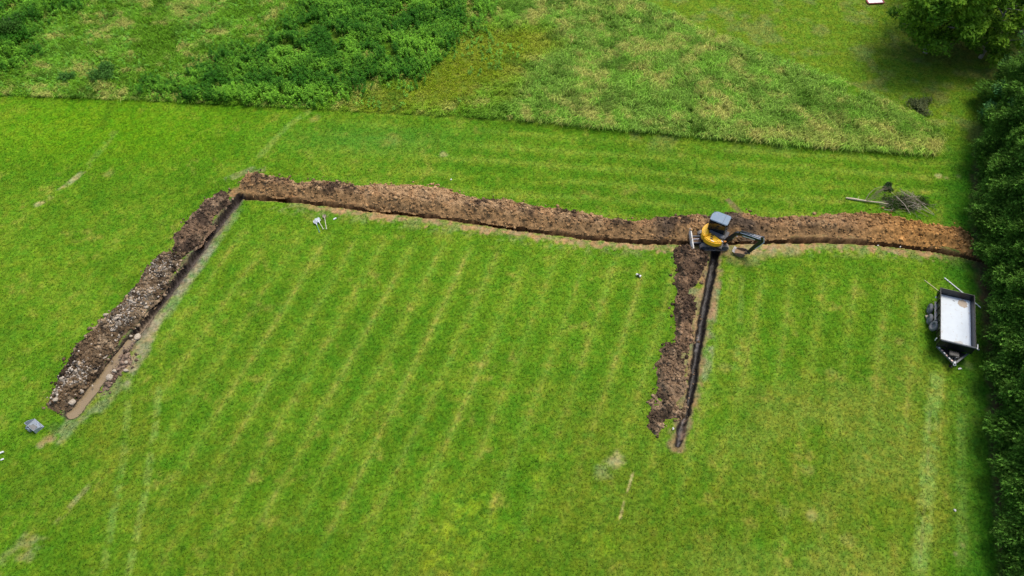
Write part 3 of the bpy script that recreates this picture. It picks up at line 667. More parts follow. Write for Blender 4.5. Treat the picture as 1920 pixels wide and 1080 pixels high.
def leafy_crown(seed, clumps, leaf=.13, n_per=420, ca=(.05, .15, .012), cb=(.25, .44, .03), flat=.6):
    """deciduous crown: clumps [(x,y,z,r)], each a shell of leaf-sized quads with gaps"""
    r = np.random.default_rng(seed); Vs = []; Cs = []
    for (cx, cy, cz, cr) in clumps:
        n = int(n_per*cr*cr); d = r.normal(size=(n, 3)); d /= np.linalg.norm(d, axis=1)[:, None]
        rr = cr*(.45+.6*r.random(n)**.6)*(1+.35*np.sin(d[:, 0]*5+cx)*np.cos(d[:, 1]*4+cy))
        p = np.array([cx, cy, cz])+d*rr[:, None]*np.array([1, 1, flat])
        a = r.random(n)*6.28; el = r.normal(0, .55, n); u = np.stack([np.cos(a)*np.cos(el), np.sin(a)*np.cos(el), np.sin(el)], -1); w = np.cross(u, r.normal(size=(n, 3))*.5+np.array([0, 0, 1])); w /= np.linalg.norm(w, axis=1)[:, None]+1e-6
        L = leaf*(.7+.7*r.random(n))[:, None]; Vs.append(np.stack([p-u*L, p-w*L*.5, p+u*L, p+w*L*.5], 1))
        t = r.random((n, 1))*.45+.55*r.random()**1.2; Cs.append((np.array(ca)*(1-t)+np.array(cb)*t)*(.75+.5*r.random((n, 1))))
    V = np.concatenate(Vs); n = len(V); Cc = np.repeat(np.concatenate(Cs), 4, 0)
    return V.reshape(-1, 3), np.arange(n*4).reshape(-1, 4), Cc
def leafy_tree(px, py, h, rad, seed, label, low=.35, n=46, name='leafy_tree', lean=(0, 0), tr=.2, csz=1., **kw):
    x, y = G(px, py); q = random.Random(seed); t = empty(name, (x, y, 0), 0, label, 'tree'); cl = []
    for i in range(n):
        a = q.random()*6.28; f = q.random(); z = h*(low+(1-low)*f); rr = rad*math.sqrt(q.random())*math.sqrt(max(.08, 1-(2*f-1)**2*.85))
        cl.append((math.cos(a)*rr+lean[0]*h*f, math.sin(a)*rr+lean[1]*h*f, z, q.uniform(.45, 1.2)*rad/4.2*csz))
    V, T, cc = leafy_crown(seed, cl, **kw); npmesh('crown', V, T, LEAF, t, tint=cc)
    trunk_mb(h*.85, tr, seed, 9, rad*.75, h*low*.45, (lean[0]*.7, lean[1]*.7)).build('trunk', BARK, t, True); return t
leafy_tree(1735, 98, 8.6, 5.0, 71, 'large leafy tree with pale leaning trunk at the top right', low=.22, n=120, lean=(.10, .06), tr=.17, leaf=.16, n_per=330, csz=.75)
leafy_tree(1838, 108, 6.5, 3.0, 72, 'low bushy bright green tree right of the large leaning tree', low=.06, n=60, tr=.14, leaf=.15, n_per=380, csz=.8)
leafy_tree(1915, 62, 9.5, 4.0, 73, 'tall dark tree at the top right corner behind the hedge', low=.1, n=50, ca=(.03, .09, .010), cb=(.10, .22, .02))
leafy_tree(1800, 8, 9.0, 4.5, 76, 'dark leafy tree behind the large leaning tree', low=.12, n=50, ca=(.04, .12, .015), cb=(.15, .30, .03))
leafy_tree(1894, 262, 5.0, 2.5, 74, 'rounded blue-green broadleaf bush at the upper end of the hedge', low=.08, n=60, leaf=.10, n_per=640, ca=(.07, .21, .055), cb=(.24, .50, .15), tr=.1)
leafy_tree(1905, 175, 5.5, 2.4, 75, 'dark green bush behind the rounded blue-green bush', low=.08, n=40, ca=(.04, .12, .025), cb=(.12, .26, .05), tr=.1)

# small dark shrubs in the meadow
def shrub(px, py, rad, h, seed, label, ca, cb):
    x, y = G(px, py); q = random.Random(seed); t = empty('shrub', (x, y, 0), 0, label, 'shrub')
    cl = [(q.gauss(0, rad*.4), q.gauss(0, rad*.4), h*q.uniform(.25, .8), rad*q.uniform(.3, .5)) for _ in range(12)]
    V, T, cc = leafy_crown(seed, cl, leaf=.07, n_per=1500, ca=ca, cb=cb, flat=.8); npmesh('foliage', V, T, LEAF, t, tint=cc)
    b = MB()
    for k in range(6):
        a = k*1.05; b.tube([(0, 0, -.05), (math.cos(a)*rad*.4, math.sin(a)*rad*.4, h*.8)], [.02, .008], 5)
    b.build('stem', BARK, t)
shrub(205, 145, .95, .95, 81, 'round dark green shrub near the lower edge of the left meadow', (.05, .15, .02), (.13, .30, .05))
shrub(125, 152, .6, .6, 82, 'smaller dark shrub left of the round shrub in the meadow', (.05, .15, .02), (.13, .30, .05))
shrub(20, 62, 1.3, 1.5, 83, 'dark bush at the left edge of the meadow', (.02, .07, .010), (.07, .18, .02))
shrub(1722, 194, 1.0, .3, 84, 'grey brown scrubby bush at the right end of the tall grass', (.09, .12, .035), (.19, .22, .09))
shrub(1665, 352, .42, .18, 85, 'low dark evergreen sprig lying above the fallen branch', (.02, .045, .014), (.05, .09, .025))

# ================================================================ FALLEN BRANCH AND BRUSH
WOOD = mat('bare_wood', (.50, .43, .30), .8, 0, .25, 10, .4)
TWIG = mat('grey_twigs', (.19, .165, .10), .9, 0, .3, 10)
def wpt(px, py, z): x, y = G(px, py, z); return Vector((x, y, z))
base = wpt(1588, 373, .0); o = empty('fallen_branch', base, 0, 'long fallen branch with a pale peeled butt lying behind the right berm', 'branch')
L = lambda px, py, z: wpt(px, py, z)-base
b = MB(); b.tube([L(1586, 371, .08), L(1600, 373, .1), L(1625, 377, .12), L(1650, 380, .13), L(1676, 384, .15)], [.05, .075, .05, .04, .025], 8)
b.tube([L(1608, 374, .1), L(1611, 368, .2)], [.02, .01], 5); b.build('stem', WOOD, o, True)
b = MB(); q = random.Random(3)
b.tube([L(1622, 376, .12), L(1630, 363, .25), L(1640, 354, .35), L(1652, 350, .3), L(1668, 350, .2)], [.03, .025, .02, .015, .008], 5)
for k in range(34):
    t = q.random(); p = L(1622+t*30, 376-t*24+4*q.random(), .15); e = p+Vector((q.uniform(.3, 1.3), q.uniform(-.1, .5), q.uniform(-.05, .2))); b.tube([p, (p+e)/2+Vector((0, 0, .08)), e], [.010, .007, .004], 4)
b.build('twigs', TWIG, o)
base = wpt(1700, 384, 0); o = empty('brush_pile', base, 0, 'tangled pile of bare cut branches beside the right berm', 'brush pile'); b = MB(); b2 = MB()
for k in range(95):
    a = q.uniform(0, 6.28); rr = q.random()**.6; c0 = Vector((math.cos(a)*rr*1.5, math.sin(a)*rr*.9, q.uniform(.05, .5)*(1.1-rr))); th = q.gauss(.0, .9)+(math.pi if q.random() < .5 else 0)-.35; Ln = q.uniform(.3, 1.0)
    d = Vector((math.cos(th), math.sin(th), q.gauss(0, .18)))*Ln; rad = q.choice([.009, .012, .016, .028]); m = c0+Vector((q.gauss(0, .1), q.gauss(0, .1), .1))
    s, e = c0-d, c0+d; s.z = max(s.z, .02); e.z = max(e.z, .02); (b2 if rad > .02 else b).tube([s, m, e], [rad, rad*.8, rad*.4], 5)
b.build('twigs', TWIG, o); b2.build('limbs', mat('barked_limb', (.36, .31, .23), .85, 0, .3, 9), o, True)
# dark needles left on the brush
V, T, cc = leafy_crown(31, [(q.uniform(-1.3, 1.3), q.uniform(-.6, .6), .15, .38) for _ in range(15)], leaf=.045, n_per=1500, ca=(.02, .05, .008), cb=(.06, .11, .02), flat=.5)
npmesh('needles', V, T, LEAF, o, tint=cc)

# ================================================================ EXCAVATOR
YEL = mat('yellow_paint', (.93, .50, .010), .5, 0, .08, 5, dirt=(.34, .22, .09), dirt_amt=.10, coat=.1)
BLK = mat('black_paint', (.014, .015, .018), .35, 0, .3, 6, dirt=(.12, .09, .06), dirt_amt=.12, coat=.2)
DGR = mat('dark_grey_paint', (.075, .085, .10), .45, 0, .2, 6, dirt=(.16, .13, .10), dirt_amt=.1)
ROOF = mat('blue_grey_roof', (.135, .20, .27), .5, 0, .08, 3, dirt=(.30, .31, .30), dirt_amt=.08)
GLASS = mat('dark_glass', (.008, .010, .012), .08, 0, .1, 2)
STEEL = mat('worn_steel', (.36, .36, .35), .42, .55, .25, 7, dirt=(.26, .20, .14), dirt_amt=.35)
CHROME = mat('chrome_rod', (.75, .76, .78), .15, .9, .05, 3)
TRACK = mat('muddy_track', (.24, .21, .18), .85, 0, .35, 12, .5, dirt=(.30, .22, .14), dirt_amt=.3)
MUD = mat('caked_mud', (.25, .16, .09), .95, 0, .35, 10, .6)
ORANGE = mat('orange_paint', (.75, .28, .05), .5, 0, .1, 5)
WHITE = mat('white_decal', (.80, .80, .78), .5, 0, .05, 5)
RED = mat('red_lens', (.5, .02, .015), .3, 0, .1, 5)

ex = Vector((13.29, 35.42, 0)); exo = empty('excavator', (ex.x, ex.y, 0), R(-1), 'yellow and black compact excavator straddling the trench with its boom reaching right', 'excavator')
# undercarriage frame: local x to the right of the photo, blade on -x
TL, TW, TH, GA = 1.86, .28, .44, 1.13
for sy in (-1, 1):
    yc = sy*(GA/2-.0); prof = []
    r_ = TH/2
    for k in range(9): a = math.pi/2+math.pi*k/8; prof.append((-TL/2+r_+math.cos(a)*r_, r_+math.sin(a)*r_))
    for k in range(9): a = -math.pi/2+math.pi*k/8; prof.append((TL/2-r_+math.cos(a)*r_, r_+math.sin(a)*r_))
    b = MB(); outer = prof; inner = [((x)*.965, r_+(z-r_)*.86) for x, z in prof]
    n_ = len(outer)
    # belt as a closed band
    vo = []; 
    for (pts, yy_) in ((outer, yc-TW/2), (outer, yc+TW/2), (inner, yc+TW/2), (inner, yc-TW/2)): vo.append([b.bm.verts.new((x, yy_, z)) for x, z in pts])
    for i in range(4):
        A, B = vo[i], vo[(i+1) % 4]
        for k in range(n_): b.bm.faces.new((A[k], A[(k+1) % n_], B[(k+1) % n_], B[k]))
    # lugs
    per = []; Lst = TL-2*r_; nl = 19
    for k in range(nl):
        x = -Lst/2+(k+.5)*Lst/nl
        for zz in (TH+.012, -.008): b.box((x, yc, zz), (.045, TW*.96, .035))
    for k in range(1, 7):
        a = math.pi/2+math.pi*k/7
        for s in (-1, 1):
            aa = a if s == -1 else a-math.pi; b.box((s*Lst/2+math.cos(aa)*(r_+.008), yc, r_+math.sin(aa)*(r_+.008)), (.035, TW*.96, .045), Matrix.Rotation(-aa, 3, 'Y'))
    tr_o = b.build('track', TRACK, exo)
    b = MB(); b.box((0, yc, r_+.0), (Lst*1.02, TW*.6, .15), bev=.02); b.build('track_frame', DGR, tr_o)
    for xx, rr in ((-Lst/2, .17), (Lst/2, .17), (-.35, .075), (0, .075), (.35, .075)):
        b = MB(); b.tube([(xx, yc-TW*.42, r_ if rr > .1 else .13), (xx, yc+TW*.42, r_ if rr > .1 else .13)], rr, 16); b.tube([(xx, yc-TW*.52, r_ if rr > .1 else .13), (xx, yc+TW*.52, r_ if rr > .1 else .13)], rr*.4, 10); b.build('wheel', DGR, tr_o, True)
b = MB(); b.box((0, 0, .33), (.8, GA-TW+.02, .16), bev=.03); b.tube([(0, 0, .4), (0, 0, .62)], .42, 24); b.build('undercarriage', BLK, exo)
# dozer blade
bl = MB(); prof = [(-1.44, .03), (-1.50, .12), (-1.515, .22), (-1.50, .32), (-1.43, .40)]
bl.sheet(prof, -.87, .87, .035); bl.box((-1.43, 0, .045), (.06, 1.74, .06)); bl.box((-1.40, 0, .41), (.07, 1.74, .04))
for sy in (-.3, .3): bl.box((-1.42, sy, .2), (.08, .05, .3))
for sy in (-.86, .86): bl.box((-1.46, sy, .22), (.12, .02, .38))
blo = bl.build('dozer_blade', STEEL, exo)
for sy in (-.3, .3):
    b = MB(); b.box((-.93, sy*.95, .27), (.98, .10, .13), bev=.02); b.build('blade_arm', DGR, exo)
b = MB(); b.box((-1.05, 0, .21), (.55, .5, .04)); b.build('mud_plate', MUD, exo)
b = MB(); b.tube([(-.45, 0, .42), (-.95, 0, .36)], .055, 12); b.build('blade_cylinder', BLK, exo, True)
b = MB(); b.tube([(-.95, 0, .36), (-1.38, 0, .3)], .028, 10); b.build('cylinder_rod', CHROME, exo, True)

# house (rotates): built in its own frame, x forward ; heading -29 degrees
HD = R(-28); HO = Matrix.Translation((-.03, -.10, 0)) @ Matrix.Rotation(HD, 4, 'Z')
def hp(o): o.matrix_local = HO; return o
# body outline in plan: round tail
def tail(rad, x1, y0, y1, n=16):
    pts = []
    for k in range(n+1):
        a = R(78)+R(204)*k/n; pts.append((math.cos(a)*rad, math.sin(a)*rad))
    pts = [(x, min(max(y, y0), y1)) for x, y in pts]; return pts+[(x1, y0), (x1, y1)]
b = MB(); b.prism(tail(.84, .78, -.82, .82), .60, .78, bev=.03, axis='z'); house = hp(b.build('house_deck', BLK, exo, True))
# yellow tail and right side cowl
def arcpts(rad, a0, a1, n): return [(math.cos(R(a0+(a1-a0)*k/n))*rad, math.sin(R(a0+(a1-a0)*k/n))*rad) for k in range(n+1)]
cw = arcpts(.87, 128, 232, 14)+[(-.30, -.40), (-.42, -.10), (-.50, .2), (-.46, .52)]
b = MB(); b.prism(cw, .66, 1.20, bev=.07, axis='z'); cwo = hp(b.build('counterweight', YEL, exo, True))
side = [(-.535, -.695), (-.40, -.775), (-.2, -.85), (0, -.87), (.25, -.85), (.50, -.76), (.66, -.62), (.70, -.46), (.52, -.36), (.1, -.22), (-.38, -.10), (-.27, -.40)]
b = MB(); b.prism(side, .68, 1.13, bev=.06, axis='z'); sdo = hp(b.build('side_cowl', YEL, exo, True))
for k in range(3):
    b = MB(); b.box((-.10+.035*k, -.30-.155*k, 1.136), (.19, .085, .016), Matrix.Rotation(R(-8), 3, 'Z')); b.build('louvre', BLK, sdo)
for (x, y) in ((.30, -.62), (.42, -.66), (.30, -.50), (.50, -.58)):
    b = MB(); b.tube([(x, y, 1.12), (x, y, 1.145)], .025, 12); b.build('bolt', BLK, sdo)
b = MB(); b.box((.10, -.76, 1.133), (.20, .05, .008), Matrix.Rotation(R(-4), 3, 'Z')); b.build('decal', WHITE, sdo)
b = MB(); b.box((.64, -.50, 1.14), (.10, .05, .03)); b.build('work_lamp', WHITE, sdo)
b = MB(); b.prism([(-.42, -.06), (-.34, -.16), (.1, -.26), (.50, -.40), (.64, -.36), (.66, -.12), (.60, -.04), (-.38, -.02)], .76, 1.26, bev=.07, axis='z'); hp(b.build('engine_hood', DGR, exo, True))
# cab on the left side (+y)
cx0, cx1, cy0, cy1 = -.57, .60, -.02, .78
ZC = 2.20
b = MB()
for (x, y, lx) in ((cx0+.03, cy0+.03, 0), (cx0+.03, cy1-.03, 0), (cx1-.04, cy0+.03, -.08), (cx1-.04, cy1-.03, -.08), (.1, cy1-.03, 0)):
    b.tube([(x, y, .78), (x, y, 1.4), (x+lx, y-.05, ZC)], .034, 8)
b.box(((cx0+cx1)/2, (cy0+cy1)/2, .95), (cx1-cx0-.01, cy1-cy0-.01, .34), bev=.03)
cab = hp(b.build('cab', BLK, exo, True))
b = MB(); rp_ = [(cx0-.0, cy0-.09), (cx0-.02, cy1-.36), (cx0+.10, cy1-.12), (cx0+.26, cy1-.02), (cx1-.06, cy1-.02), (cx1-.0, cy1-.10), (cx1+.02, cy0-.04), (cx1-.04, cy0-.12), (cx0+.05, cy0-.12)]
b.prism(rp_, ZC, ZC+.085, bev=.03, axis='z'); rfo = b.build('roof', ROOF, cab, True)
b = MB(); b.box((.27, .33, ZC+.0835), (.018, .80, .008)); b.build('roof_seam', BLK, rfo)
zw = (1.12+ZC)/2; hw = ZC-1.12-.02
for (c_, s_) in ((((cx0+cx1)/2-.02, cy0+.01, zw), (cx1-cx0-.14, .012, hw)), (((cx0+cx1)/2-.02, cy1-.045, zw), (cx1-cx0-.14, .012, hw)),
                 ((cx0+.03, (cy0+cy1)/2, zw), (.012, cy1-cy0-.12, hw)), ((cx1-.09, (cy0+cy1)/2, zw), (.012, cy1-cy0-.12, hw))):
    b = MB(); b.box(c_, s_); b.build('window', GLASS, cab)
b = MB(); b.box((-.15, .35, 1.2), (.42, .44, .14), bev=.04); b.box((-.36, .35, 1.45), (.12, .42, .5), bev=.04); b.build('seat', BLK, cab, True)
for (y) in (cy0-.06, cy1+.05):
    b = MB(); b.box((cx1+.04, y, 1.95), (.05, .10, .17), bev=.015); b.tube([(cx1-.08, y*.95, 2.05), (cx1+.04, y, 1.98)], .01, 6); b.build('mirror', BLK, cab)
# swing post, boom, stick, bucket: all in a plane at y=BY of the house frame
BY = .04
b = MB(); b.box((.70, BY, .60), (.34, .26, .40), bev=.04); b.tube([(.76, BY, .38), (.76, BY, .90)], .10, 14); hp(b.build('swing_post', BLK, exo, True))
b = MB(); b.tube([(.78, BY-.24, .8), (.84, BY-.26, .96)], .04, 8); b.box((.76, BY-.28, .90), (.12, .08, .12), bev=.02); hp(b.build('hose_guard', ORANGE, exo))
ox = .76
boomp = [(ox-.07, .66), (ox+.09, .60), (ox+.36, 1.15), (ox+.60, 1.62), (ox+.82, 1.74), (ox+2.10, 1.88), (ox+2.20, 1.97), (ox+2.14, 2.07), (ox+.90, 1.98), (ox+.56, 1.90), (ox+.40, 1.74), (ox+.18, 1.28), (ox-.07, .84)]
b = MB(); b.prism(boomp, BY-.09, BY+.09, bev=.016); b.tube([(ox, BY-.15, .74), (ox, BY+.15, .74)], .045, 12); boom = hp(b.build('boom', BLK, exo, True))
HOSE_HILITE = mat('hose_highlight', (.60, .66, .70), .5, 0, .1)  # pale blue-grey lines stand in for highlights on the black arm
for s_ in (-1, 1):                                     # hydraulic lines along the boom, pale to paint its edge highlights
    b = MB(); b.tube([(ox+.75, BY+s_*.06, 1.995), (ox+1.5, BY+s_*.06, 2.045), (ox+2.1, BY+s_*.06, 2.08)], .019, 6); b.build('highlight_hose', HOSE_HILITE, boom)
b = MB(); b.prism([(ox+.95, 1.79), (ox+1.75, 1.87), (ox+1.75, 1.92), (ox+.95, 1.85)], BY-.094, BY-.0915); b.build('decal', WHITE, boom)
def hyd(p, q_, r1, name='boom_cylinder', y=BY, f=.58):
    P0, P1 = Vector((p[0], y, p[1])), Vector((q_[0], y, q_[1])); m = P0.lerp(P1, f)
    b = MB(); b.tube([P0, m], r1, 12); b.tube([P0-Vector((0, .06, 0)), P0+Vector((0, .06, 0))], r1*.9, 10); c_ = hp(b.build(name, BLK, exo, True))
    b = MB(); b.tube([m, P1], r1*.5, 10); rd = b.build('rod', CHROME, c_, True); return c_
hyd((ox+.13, .60), (ox+.62, 1.50), .05)
hyd((ox+.80, 2.10), (ox+2.12, 2.28), .045, 'stick_cylinder')
b = MB(); b.prism([(ox+.66, 1.94), (ox+.92, 1.98), (ox+.82, 2.14)], BY-.055, BY+.055); b.build('bracket', BLK, boom)
stick = [(ox+2.24, 2.34), (ox+2.08, 2.31), (ox+2.03, 1.94), (ox+1.72, 1.10), (ox+1.50, .47), (ox+1.55, .37), (ox+1.66, .39), (ox+1.95, 1.0), (ox+2.27, 1.86)]
b = MB(); b.prism(stick, BY-.075, BY+.075, bev=.014); b.tube([(ox+2.13, BY-.13, 1.97), (ox+2.13, BY+.13, 1.97)], .05, 12); st = hp(b.build('stick', BLK, exo, True))
b = MB(); b.tube([(ox+2.24, BY-.06, 2.28), (ox+2.34, BY-.07, 1.95), (ox+2.12, BY-.10, 1.45), (ox+1.95, BY-.09, 1.1)], .022, 6); b.build('highlight_hose', HOSE_HILITE, st)
hyd((ox+2.28, 1.76), (ox+1.72, .52), .038, 'bucket_cylinder', BY, .62)
lk = [(ox+1.42, .36), (ox+1.80, .48), (ox+1.78, .56), (ox+1.42, .45)]
b = MB(); b.prism(lk, BY-.11, BY-.08); b.prism(lk, BY+.08, BY+.11)
b.tube([(ox+1.56, BY-.13, .44), (ox+1.56, BY+.13, .44)], .03, 10); hp(b.build('bucket_link', DGR, exo))
# bucket: shell open toward -x / up, teeth at -x
def bucket_parts(parent, M, w, s, matb, nteeth=5, mud=True):
    """bucket local: x from hinge ears (0) toward the cutting lip (-1), z up; opening faces up"""
    prof = [(-1.0*s, .16*s), (-.86*s, .02*s), (-.62*s, -.06*s), (-.36*s, -.06*s), (-.12*s, .06*s), (0, .28*s), (.02*s, .46*s)]
    b = MB(); b.sheet(prof, -w/2, w/2, .025)
    sp = prof+[(-.10*s, .50*s), (-.5*s, .40*s)]
    for sy in (-w/2-.012, w/2-.012): b.prism(sp, sy, sy+.024)
    sh = b.build('bucket', matb, parent); sh.matrix_local = M
    for k in range(nteeth):
        y = -w/2+w*(k+.5)/nteeth; b = MB(); b.prism([(-.96*s, .12*s), (-.96*s, .19*s), (-1.20*s, .275*s), (-1.20*s, .26*s)], y-.032, y+.032); b.build('tooth', STEEL if mud else matb, sh)
    for sy in (-.1, .1):
        b = MB(); b.prism([(-.16*s, .42*s), (.1*s, .35*s), (.16*s, .55*s), (.05*s, .68*s), (-.08*s, .62*s)], sy-.015, sy+.015); b.build('ear', matb, sh)
    if mud:
        b = MB(); b.prism([(-.9*s, .10*s), (-.62*s, -.01*s), (-.36*s, -.01*s), (-.14*s, .10*s), (-.05*s, .24*s), (-.3*s, .17*s), (-.6*s, .12*s)], -w/2+.02, w/2-.02); b.build('packed_soil', MUD, sh)
    return sh
bucket_parts(exo, HO @ Matrix.Translation((ox+1.50, BY, .08)), .52, .72, mat('muddy_bucket', (.16, .12, .09), .75, .2, .3, 8, .3, dirt=(.30, .20, .12), dirt_amt=.5))

# ================================================================ DUMP TRAILER
zr = 1.32
c4 = [Vector(G(x, y, zr)) for x, y in [(1764, 540), (1827, 553), (1830, 653.5), (1763.5, 636)]]   # far-left, far-right, near-right, near-left
ctr = sum(c4, Vector((0, 0)))/4; far_m = (c4[0]+c4[1])/2; near_m = (c4[2]+c4[3])/2; ax = (near_m-far_m); LEN = ax.length; ax.normalize()
WID = ((c4[1]-c4[0]).length+(c4[2]-c4[3]).length)/2*1.02
hdg = math.atan2(ax.y, ax.x)
tro = empty('dump_trailer', (ctr.x, ctr.y, 0), hdg, 'black tandem axle dump trailer with a white bed floor, parked by the hedge', 'trailer')
# local: +x toward the tongue (near camera), +y = to the right of the photo
TB = mat('trailer_black', (.009, .010, .012), .4, 0, .4, 5, dirt=(.10, .09, .08), dirt_amt=.08)
BEDW = mat('pale_bed_floor', (.56, .62, .67), .6, 0, .10, 3, dirt=(.38, .34, .30), dirt_amt=.10)
TYRE = mat('tyre_rubber', (.13, .135, .14), .8, 0, .3, 12)
RIM = mat('wheel_rim', (.42, .43, .44), .4, .5, .15, 6)
h2, l2 = WID/2, LEN/2; zf = .80
SG = 1
b = MB(); b.box((0, 0, zf-.03), (LEN-.1, WID-.1, .05)); bed = b.build('bed_floor', BEDW, tro)
b = MB(); b.box((0, 0, .70), (LEN-.02, WID-.06, .10)); b.box((0, -.38, .58), (LEN+.1, .07, .14)); b.box((0, .38, .58), (LEN+.1, .07, .14)); b.build('chassis', TB, tro)
def wall(name, c, s, ribs, ax_):
    b = MB(); b.box(c, s)
    for t in ribs:
        if ax_ == 'x': b.box((t, c[1]+(.03 if c[1] > 0 else -.03), c[2]-.02), (.06, .05, s[2]-.06))
        else: b.box((c[0]+(.03 if c[0] > 0 else -.03), t, c[2]-.02), (.05, .06, s[2]-.06))
    if ax_ == 'x': b.box((c[0], c[1], zr-.03), (s[0]+.02, .055, .06), bev=.012)
    else: b.box((c[0], c[1], zr-.03), (.055, s[1]-.06, .058), bev=.012)
    return b.build(name, TB, tro)
ribs = [(-l2+.3)+(LEN-.6)*k/6 for k in range(7)]
wall('side_wall', (0, -h2+.02, (zf+zr)/2-.03), (LEN, .03, zr-zf+.1), ribs, 'x'); wall('side_wall', (0, h2-.02, (zf+zr)/2-.03), (LEN, .03, zr-zf+.1), ribs, 'x')
wall('front_wall', (l2-.03, 0, (zf+zr)/2-.03), (.03, WID-.06, zr-zf+.1), [-.5, 0, .5], 'y'); wall('tailgate', (-l2+.03, 0, (zf+zr)/2-.03), (.03, WID-.06, zr-zf+.1), [-.02], 'y')
# rolled tarp on the tongue end rail
b = MB(); b.tube([(l2+.04, -h2+.05, zr+.03), (l2+.04, h2-.05, zr+.03)], .05, 10); b.build('tarp_roll', DGR, tro, True)
b = MB(); b.tube([(l2+.08, h2+.04, zr+.02), (l2-.02, h2+.08, zr+.0), (l2-.28, h2+.08, zr+.02)], .022, 6); b.build('crank_handle', WHITE, tro, True)
# rust and soil stain patches on the bed
b = MB(); rr_ = random.Random(12)
def patch(cx, cy, sx, sy, seed, m_, nm):
    q_ = random.Random(seed); pts = [(cx+math.cos(a)*sx*q_.uniform(.7, 1.1), cy+math.sin(a)*sy*q_.uniform(.7, 1.1)) for a in (6.283*k/18 for k in range(18))]
    b = MB(); b.prism(pts, zf-.004, zf-.0005, axis='z'); b.build(nm, m_, bed)
STN = mat('rusty_stain', (.40, .33, .26), .8, 0, .2, 12)
patch(-l2+.42, h2-.50, .34, .34, 1, STN, 'rust_stain'); patch(l2-.42, h2-.75, .26, .3, 2, mat('soil_dust', (.5, .5, .48), .9, 0, .2, 14), 'dirt_patch')
patch(-l2+.36, -.0, .03, .09, 3, TB, 'scrap')
# fenders, wheels
wr = .34; wx = (-.98, -.16)
yw = -h2-.05
for s in (-1, 1):
    yk = s*(h2+.02)
    b = MB(); b.prism([(-1.36, .66), (-1.28, .78), (.14, .78), (.24, .66), (.21, .66), (.12, .75), (-1.26, .75), (-1.33, .66)], yk-.10, yk+.15); b.build('fender', mat('rusty_fender', (.30, .30, .29), .7, .2, .25, 9, dirt=(.22, .12, .07), dirt_amt=.25), tro)
    for x in wx:
        b = MB(); b.torus((x, yk+s*.20, wr), (0, 1, 0), wr-.10, .105, 28, 10, 1.1); ty = b.build('tyre', TYRE, tro, True)
        b = MB(); b.tube([(x, yk+s*.12, wr), (x, yk+s*.25, wr)], .19, 20); b.tube([(x, yk+s*.25, wr), (x, yk+s*.30, wr)], .06, 12); b.build('rim', RIM, ty, True)
b = MB()
for x in wx: b.tube([(x, -h2-.05, wr), (x, h2+.05, wr)], .045, 10)
b.build('axle', TB, tro)
# spare tyre leaning at the side
b = MB(); b.torus((.56, -h2-.10, .66), (.10, -1, .55), .24, .10, 28, 10, 1.1); sp = b.build('spare_tyre', TYRE, tro, True); sp['label'] = 'upright spare tyre hung on the side'
b = MB(); b.tube([(.56, -h2-.06, .64), (.565, -h2-.11, .665)], .17, 18); b.build('rim', TYRE, sp, True)
b = MB(); b.box((1.62, -h2-.03, .78), (.09, .05, .22)); b.box((-l2+.35, -h2-.04, .74), (.07, .05, .10)); b.build('side_marker', WHITE, tro)
# tongue
tipx, tipy = l2+1.15, .02
tp = Vector(G(1789, 684, .5)); rel = (Matrix.Rotation(-hdg, 2) @ (tp-ctr)); tipx, tipy = rel.x, rel.y
for s in (-1, 1):
    a0 = Vector((l2-.1, s*(h2-.12), .52)); a1 = Vector((tipx-.10, tipy+s*.05, .52)); d = a1-a0; b = MB()
    b.box((a0+a1)/2, (d.length, .10, .12), Matrix.Rotation(math.atan2(d.y, d.x), 3, 'Z')); rail = b.build('tongue_rail', mat('grey_rail', (.10, .11, .12), .45, 0, .2), tro)
    if s < 0:
        for k in range(6):
            p = a0.lerp(a1, .14+.15*k)+Vector((0, 0, .062)); b = MB(); b.box(p, (.10, .09, .004), Matrix.Rotation(math.atan2(d.y, d.x), 3, 'Z')); b.build('reflector', WHITE if k % 2 == 0 else mat('pale_reflector', (.7, .5, .42), .4), rail)
b = MB(); b.prism([(l2-.05, -h2+.2), (l2-.05, h2-.2), (tipx-.35, tipy+.10), (tipx-.35, tipy-.10)], .47, .53, axis='z'); b.build('tongue_deck', TB, tro)
b = MB(); b.box((l2+.36, .0, .68), (.34, .55, .26), bev=.03); b.build('pump_box', TB, tro)
b = MB(); b.tube([(l2+.62, .1, .5), (l2+.62, .1, .82)], .035, 10); b.tube([(l2+.62, .1, .8), (l2+.55, .24, .8)], .02, 6); b.tube([(l2+.62, -.08, .6), (l2+.5, .02, .66), (l2+.66, .2, .6)], .018, 6); b.build('jack_and_fittings', DGR, tro)
b = MB(); b.torus((tipx+.02, tipy, .56), (0, 0, 1), .075, .03, 20, 8); b.box((tipx-.14, tipy, .55), (.22, .10, .09)); b.build('hitch_ring', mat('grey_steel', (.30, .33, .36), .45, .4), tro, True)
b = MB(); b.tube([(tipx-.22, tipy+.0, .0), (tipx-.22, tipy+.0, .66)], .035, 12); b.box((tipx-.22, tipy, .015), (.2, .2, .02)); b.build('jack_stand', TB, tro, True)

